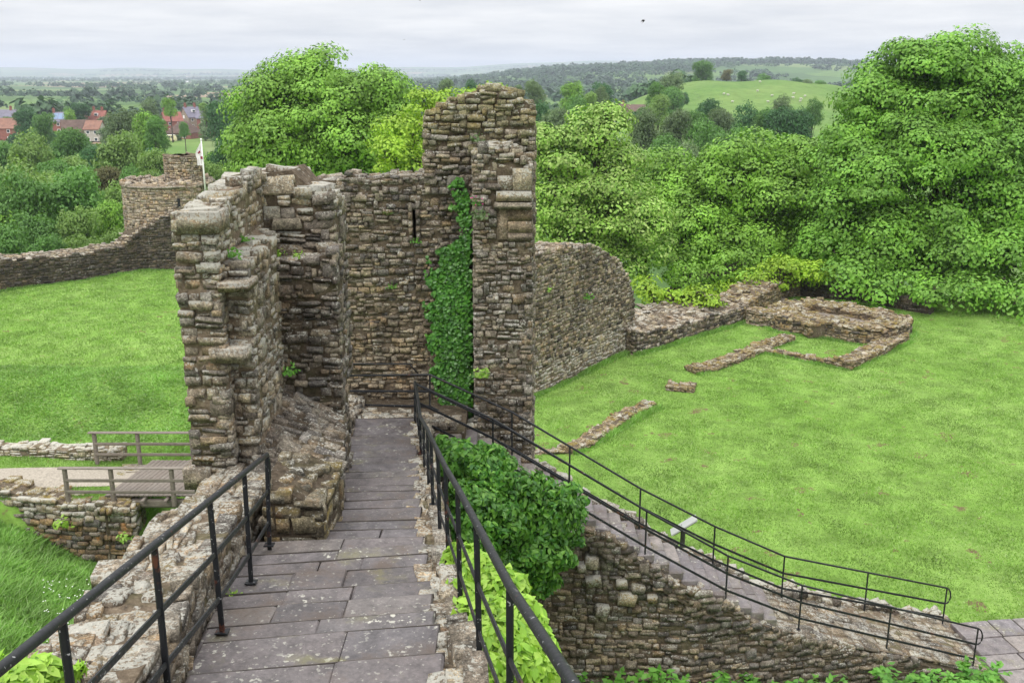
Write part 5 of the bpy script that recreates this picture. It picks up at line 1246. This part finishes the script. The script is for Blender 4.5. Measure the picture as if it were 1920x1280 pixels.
# far woods, hedges: joined
def far_woods(name, label, rows_, mk, seed):
    r = np.random.default_rng(seed); CC, NN, SS = [], [], []
    for (Y, x0, x1, n, h, dy) in rows_:
        x = r.uniform(x0, x1, n); y = Y + r.normal(0, dy, n) + .02 * x; z = far_H(x, y)
        hh = h * r.uniform(.6, 1.35, n); q = 34
        d = r.normal(size=(n, q, 3)); d /= np.linalg.norm(d, axis=2, keepdims=True); d[:, :, 2] = np.abs(d[:, :, 2]) * 1.0 - .12
        rad = hh * r.uniform(.45, .8, n)
        pos = np.stack([x, y, z + hh * .38], 1)[:, None, :] + d * np.stack([rad, rad, hh * .62], 1)[:, None, :] * r.uniform(.6, 1, (n, q, 1))
        CC.append(pos.reshape(-1, 3)); NN.append((d + np.array([0, 0, .4]) + r.normal(size=d.shape) * .3).reshape(-1, 3)); SS.append(np.repeat(hh * .36, q))
    V, Fc = leaf_quads(np.vstack(CC), np.vstack(NN), np.concatenate(SS), .8); o = link(name, mesh(name, V, Fc, M[mk])); tag(o, label, 'woods', kind='stuff')
r_ = random.Random(8); rowsA = []; rowsB = []; rowsC = []
for i in range(60):
    Y = 480 * (1.055 ** i); 
    if Y > 8500: break
    w = .60 * Y
    for k in range(3):
        a = r_.uniform(-.62, .2); b = a + r_.uniform(.06, .3); n = int((b - a) * Y / 9 * r_.uniform(.5, 1.1)); n = min(n, 130)
        (rowsA if r_.random() < .5 else rowsB).append((Y, a * Y, b * Y, n, r_.uniform(6, 10) * (1 + Y / 9000), 6 + Y * .006))
for i in range(34):
    Y = r_.uniform(1250, 2700); a = r_.uniform(-.15, .38); b = a + r_.uniform(.03, .14); rowsC.append((Y, a * Y, b * Y, int((b - a) * Y / 7) , r_.uniform(9, 13), 22))
for Yw, a, b in [(2450, -.02, .07), (2380, .10, .34), (2500, .16, .30), (2300, .14, .22), (2420, .2, .36), (1900, .02, .2), (1500, -.12, .1)]: rowsC.append((Yw, a * Yw, b * Yw, 110, 15, 30))
far_woods('hedgerows', 'mixed hedgerows and tree belts crossing the plain', rowsA, 'l_far', 1); far_woods('dark_woods', 'dark strips of woodland across the plain', rowsB, 'l_fard', 2); far_woods('hillside_woods', 'woods and copses on the long hazy ridge', rowsC, 'l_fard', 3)
VB = [(60, 232, 16, 380), (88, 240, 20, 370), (112, 244, 15, 360), (205, 236, 22, 350), (160, 254, 16, 350), (30, 250, 20, 350), (300, 232, 13, 380), (385, 238, 14, 370), (395, 222, 16, 400), (215, 222, 18, 400), (100, 222, 9, 430), (335, 252, 9, 370), (8, 262, 18, 330), (132, 262, 18, 330), (240, 214, 16, 420), (60, 216, 14, 430), (340, 207, 10, 450), (420, 232, 22, 350)]
for i, (px, top, hw, Y) in enumerate(VB): mtree(px, top, hw, Y, ['l_mid', 'l_dark', 'syc', 'l_grey'][i % 4], 'garden tree between the village houses', 'garden trees between the village houses', low=True)
# pasture hedge
hd = []
for i in range(26):
    s = i / 25; px = 1190 + 95 * s + 4 * math.sin(i); py = 214 - 36 * s; Yh = 300 + 90 * s; mtree(px, py - 6, 10, Yh, r_.choice(['l_mid', 'l_dark', 'l_grey']), 'bush in the hedge along the left side of the pasture', 'hedge bushes beside the pasture', low=True, parts=False, kind='hedge_bush', cat='bush')
# sheep
def sheep_mesh():
    mb = MB(); mb.ball((0, 0, .62), .58, .27, .30, 10, 8); mb.ball((.62, 0, .82), .17, .10, .11, 8, 6); mb.tube([(.42, 0, .70), (.56, 0, .80)], [.16, .09], 8)
    for x in (-.36, .34):
        for y in (-.13, .13): mb.tube([(x, y, .5), (x + .02, y, .25), (x, y, 0)], [.07, .04, .035], 6)
    for y in (-.1, .1): mb.ball((.56, y * 1.3, .88), .03, .07, .025, 6, 4)
    return mesh('sheep', mb.v, mb.f, M['wool'], True)
shm = sheep_mesh()
def ground_hit(px, py, y0, y1):
    for yy in np.arange(y0, y1, 2.0):
        p = P(px, py, yy)
        if p.z < terrain_z(p.x, p.y): return Vector((p.x, p.y, terrain_z(p.x, p.y)))
    return None
SH = [(1357, 179, 'on the left of the pasture'), (1365, 181, None), (1373, 193, None), (1420, 173, 'highest up the middle of the pasture'), (1447, 183, None), (1440, 193, None), (1488, 178, None), (1509, 183, None), (1502, 188, None), (1500, 193, 'lowest at the right of the pasture'), (1425, 156, 'alone near the skyline'), (1487, 187, None)]
for px, py, lab in SH:
    p = ground_hit(px, py, 290, 520)
    if p is None: continue
    o = link('sheep', shm, None, p); o.scale = (1, 1, 1); o.rotation_euler = (0, 0, rgt.uniform(-.6, .6) + rgt.choice((0, math.pi)))
    tag(o, ('white sheep ' + lab) if lab else 'white sheep grazing on the open pasture hill', 'sheep', 'sheep on the pasture hill')

# ------------------------------------------------------------------ village
def house(px, py, Y, w, d, wallh, roofh, rz, wall_m, roof_m, label, chim=(0.3,), windows=2, hip=0.0, dorm=0, panels=False, name='house', cat='house', gz=None):
    """py is the row of the eaves; w metres along the ridge"""
    Y0 = Y
    if Y < 1200:
        for yy in np.arange(240, 1500, 4.0):
            q_ = P(px, py, yy)
            if q_.z - terrain_z(q_.x, yy) <= wallh: Y = float(yy); break
    w *= .74 * Y / Y0; d *= .74 * Y / Y0; roofh *= .74 * Y / Y0; wallh *= .8; c = P(px, py, Y); ze = c.z; g = terrain_z(c.x, Y) if gz is None else gz; wallh = wallh + .6 if Y < 1500 else wallh
    t = empty(name, (c.x, Y, g), label, cat); Rz = Matrix.Rotation(rz, 3, 'Z'); O = Vector((c.x, Y, ze))
    def W(x, y, z): return O + Rz @ Vector((x, y, z))
    hw, hd_ = w / 2, d / 2
    V = [W(-hw, -hd_, -wallh), W(hw, -hd_, -wallh), W(hw, hd_, -wallh), W(-hw, hd_, -wallh), W(-hw, -hd_, 0), W(hw, -hd_, 0), W(hw, hd_, 0), W(-hw, hd_, 0), W(-hw + hip * hw, 0, roofh - .12), W(hw - hip * hw, 0, roofh - .12)]
    Fc = [(0, 1, 5, 4), (1, 2, 6, 5), (2, 3, 7, 6), (3, 0, 4, 7)] + ([(5, 6, 9), (7, 4, 8)] if hip == 0 else [])
    part('wall', V, Fc, M[wall_m], t)
    e = .35; k = roofh / hd_; rl = hw + (e if hip == 0 else -hip * hw); th_ = .22
    V = []
    for dz in (0, -th_):
        V += [W(-hw - e, -hd_ - e, -k * e + dz), W(hw + e, -hd_ - e, -k * e + dz), W(rl, 0, roofh + dz), W(-rl, 0, roofh + dz), W(hw + e, hd_ + e, -k * e + dz), W(-hw - e, hd_ + e, -k * e + dz)]
    Fc = [(0, 1, 2, 3), (3, 2, 4, 5), (6, 9, 8, 7), (9, 11, 10, 8), (0, 6, 7, 1), (5, 4, 10, 11), (1, 7, 8, 2), (2, 8, 10, 4), (0, 3, 9, 6), (3, 5, 11, 9)]
    if hip: Fc += [(1, 4, 2), (0, 3, 5)]
    rf = part('roof', V, Fc, M[roof_m], t)
    for s in chim:
        mb = MB(); mb.box(W(-hw + w * s, 0, roofh + .45), .9, .7, 1.7, rz); mb.box(W(-hw + w * s, 0, roofh + 1.36), 1.05, .85, .14, rz)
        for q in (-.2, .2): mb.tube([W(-hw + w * s + q, 0, roofh + 1.4), W(-hw + w * s + q, 0, roofh + 1.8)], .12, 6)
        sub(mb, 'chimney', M['brick'], rf)
    for i in range(windows):
        x = -hw + w * (i + .5) / windows
        for zz in ([-1.5] if wallh < 4 else [-1.4, -4.0]):
            mb = MB(); mb.box(W(x, -hd_ - .03, zz), 1.3, .1, 1.3, rz); o = mb.build('window', M['white'], t)
            mb = MB(); mb.box(W(x, -hd_ - .09, zz), 1.0, .04, 1.0, rz); sub(mb, 'pane', M['glass'], o)
    if hip == 0:
        mb = MB(); mb.box(W(-hw - .03, 0, -.2), .1, 1.1, 1.3, rz); mb.build('gable_window', M['white'], t)
    for i in range(dorm):
        x = -hw + w * (i + 1) / (dorm + 1); mb = MB(); mb.box(W(x, -hd_ * .55, roofh * .5 + .25), 1.5, .9, 1.1, rz); dm = sub(mb, 'dormer', M['white'], rf)
        mb = MB(); mb.box(W(x, -hd_ * .55 - .47, roofh * .5 + .25), 1.1, .06, .8, rz); mb.build('dormer_pane', M['glass'], t)
    if panels:
        for i in range(4):
            x = -hw + w * (i + .6) / 5; n0 = Vector((0, -k, 1)).normalized(); a = math.atan(k)
            mb = MB(); mb.box(W(x, -hd_ * .5, roofh * .5 + .1), w / 5.6, hd_ * .9, .06, M=Rz @ Matrix.Rotation(a, 3, 'X')); sub(mb, 'roof_panel', M['solar'], rf)
    return t
HS = [
 dict(px=8, py=222, Y=390, w=13, d=9, wallh=5, roofh=4.5, rz=.1, wall_m='cream', roof_m='roof_sl', label='slate roofed house at the far left edge', chim=(.8,)),
 dict(px=14, py=238, Y=340, w=12, d=8, wallh=5, roofh=4, rz=-.15, wall_m='brick', roof_m='roof_or', label='cottage with an orange red roof and two chimneys at the left edge', chim=(.1, .85)),
 dict(px=125, py=226, Y=390, w=12, d=9, wallh=5, roofh=4.4, rz=.1, wall_m='brick', roof_m='roof_sl', label='house with a slate roof covered in blue grey panels', chim=(.0, .98), panels=True),
 dict(px=178, py=224, Y=400, w=13, d=9, wallh=5, roofh=4.8, rz=-.05, wall_m='brick', roof_m='roof_red', label='house with the brightest red roof, dormers and three chimneys', chim=(.12, .5, .85), dorm=2),
 dict(px=142, py=246, Y=330, w=11, d=9, wallh=4, roofh=5, rz=.45, wall_m='hstone', roof_m='roof_br', label='old stone house with a big dark brown roof and a gable to the left', chim=(), windows=2),
 dict(px=178, py=240, Y=350, w=7.5, d=7, wallh=5, roofh=3.6, rz=-.1, wall_m='cream', roof_m='roof_or', label='white cottage with an orange tiled roof', chim=()),
 dict(px=190, py=247, Y=325, w=4.5, d=5, wallh=3, roofh=3.2, rz=1.2, wall_m='hstone', roof_m='roof_br', label='small dark roofed outbuilding beside the white cottage', chim=(), windows=1),
 dict(px=322, py=225, Y=390, w=9, d=9, wallh=5, roofh=4.2, rz=.6, wall_m='brick', roof_m='roof_red', label='red roofed house behind the hipped brown roof', chim=(.1,)),
 dict(px=345, py=247, Y=330, w=12, d=11, wallh=2.6, roofh=4.8, rz=-.2, wall_m='brick', roof_m='roof_br', label='low building with a large hipped mossy brown roof', chim=(), hip=.75),
 dict(px=358, py=218, Y=410, w=9, d=9, wallh=6, roofh=5.2, rz=.9, wall_m='hstone', roof_m='roof_sl', label='tall slate roofed house with gables and brick chimneys', chim=(.15, .8), dorm=1),
 dict(px=380, py=220, Y=415, w=6, d=7, wallh=6, roofh=3.5, rz=.2, wall_m='brick', roof_m='roof_sl', label='brick wing right of the tall slate roofed house', chim=(.9,), windows=1),
 dict(px=1180, py=209, Y=260, w=11, d=8, wallh=4, roofh=2.4, rz=-.15, wall_m='cream', roof_m='roof_br', label='brown roofed farmhouse with white windows among the trees right of centre', chim=(.3,)),
 dict(px=345, py=153, Y=3200, w=60, d=12, wallh=3, roofh=2, rz=0, wall_m='white', roof_m='white', label='long white farm building far out on the left plain', chim=(), windows=0),
 dict(px=495, py=152, Y=3300, w=55, d=12, wallh=3, roofh=2, rz=0, wall_m='white', roof_m='white', label='long white barn far off beside the great rounded tree', chim=(), windows=0),
 dict(px=1030, py=176, Y=500, w=8, d=6, wallh=3, roofh=2, rz=0, wall_m='cream', roof_m='roof_sl', label='pale cottage far off right of the tower top', chim=(), windows=1),
]
for h in HS: house(**h)
# brick garden wall
a, b = P(368, 250, 395), P(424, 250, 405); t = empty('garden_wall', (a.x, 395, -24), 'red brick garden wall beside the hipped roof', 'wall'); mb = MB()
mb.bar((a.x, 395, a.z - 1.2), (b.x, 405, b.z - 1.2), .4, 3.4); mb.build('brick_face', M['brick'], t); mb = MB(); mb.bar((a.x, 395, a.z + .58), (b.x, 405, b.z + .58), .55, .15); mb.build('coping', M['roof_or'], t)
# caravan
g_ = ground_hit(321, 266, 250, 600); CY = g_.y; c = Vector((g_.x, CY, g_.z + 1.3)); t = empty('camper_van', (c.x, CY, c.z - 1.3), 'pale yellow and white camper van parked by the green field', 'van'); mb = MB()
prof = [(-1.9, 0.3), (-1.9, 2.3), (1.2, 2.4), (1.75, 1.7), (1.95, 1.1), (1.95, .3)]
V = [Vector((c.x + x, CY + y, c.z - 1.3 + z)) for y in (-1, 1) for x, z in prof]; mb.add(V, [tuple(range(6)), tuple(range(11, 5, -1))] + [(i, i + 6, (i + 1) % 6 + 6, (i + 1) % 6) for i in range(6)]); mb.build('body', M['yellow'], t)
for x in (-1.2, -.2, .8): mb = MB(); mb.box((c.x + x, CY - 1.03, c.z + .35), .75, .06, .6); mb.build('window', M['glass'], t)
for x in (-1.2, 1.2): mb = MB(); mb.tube([(c.x + x, CY - 1.1, c.z - .98), (c.x + x, CY - .7, c.z - .98)], .34, 12); mb.build('wheel', M['crow'], t)
mb = MB(); mb.box((c.x, CY, c.z + 1.1), 3.0, 1.8, .12); mb.build('roof', M['white'], t)

# ------------------------------------------------------------------ air
m = bpy.data.materials.new('haze_air'); m.use_nodes = True; nt_ = m.node_tree; nt_.nodes.clear()
ov_ = nt_.nodes.new('ShaderNodeOutputMaterial'); pv = nt_.nodes.new('ShaderNodeVolumePrincipled'); pv.inputs['Color'].default_value = (.78, .86, 1, 1); pv.inputs['Density'].default_value = .00016; pv.inputs['Anisotropy'].default_value = .2
nt_.links.new(pv.outputs[0], ov_.inputs['Volume'])
mb = MB(); mb.box((0, 0, 40), 24000, 24000, 190); o = mb.build('haze', m); o['kind'] = 'stuff'
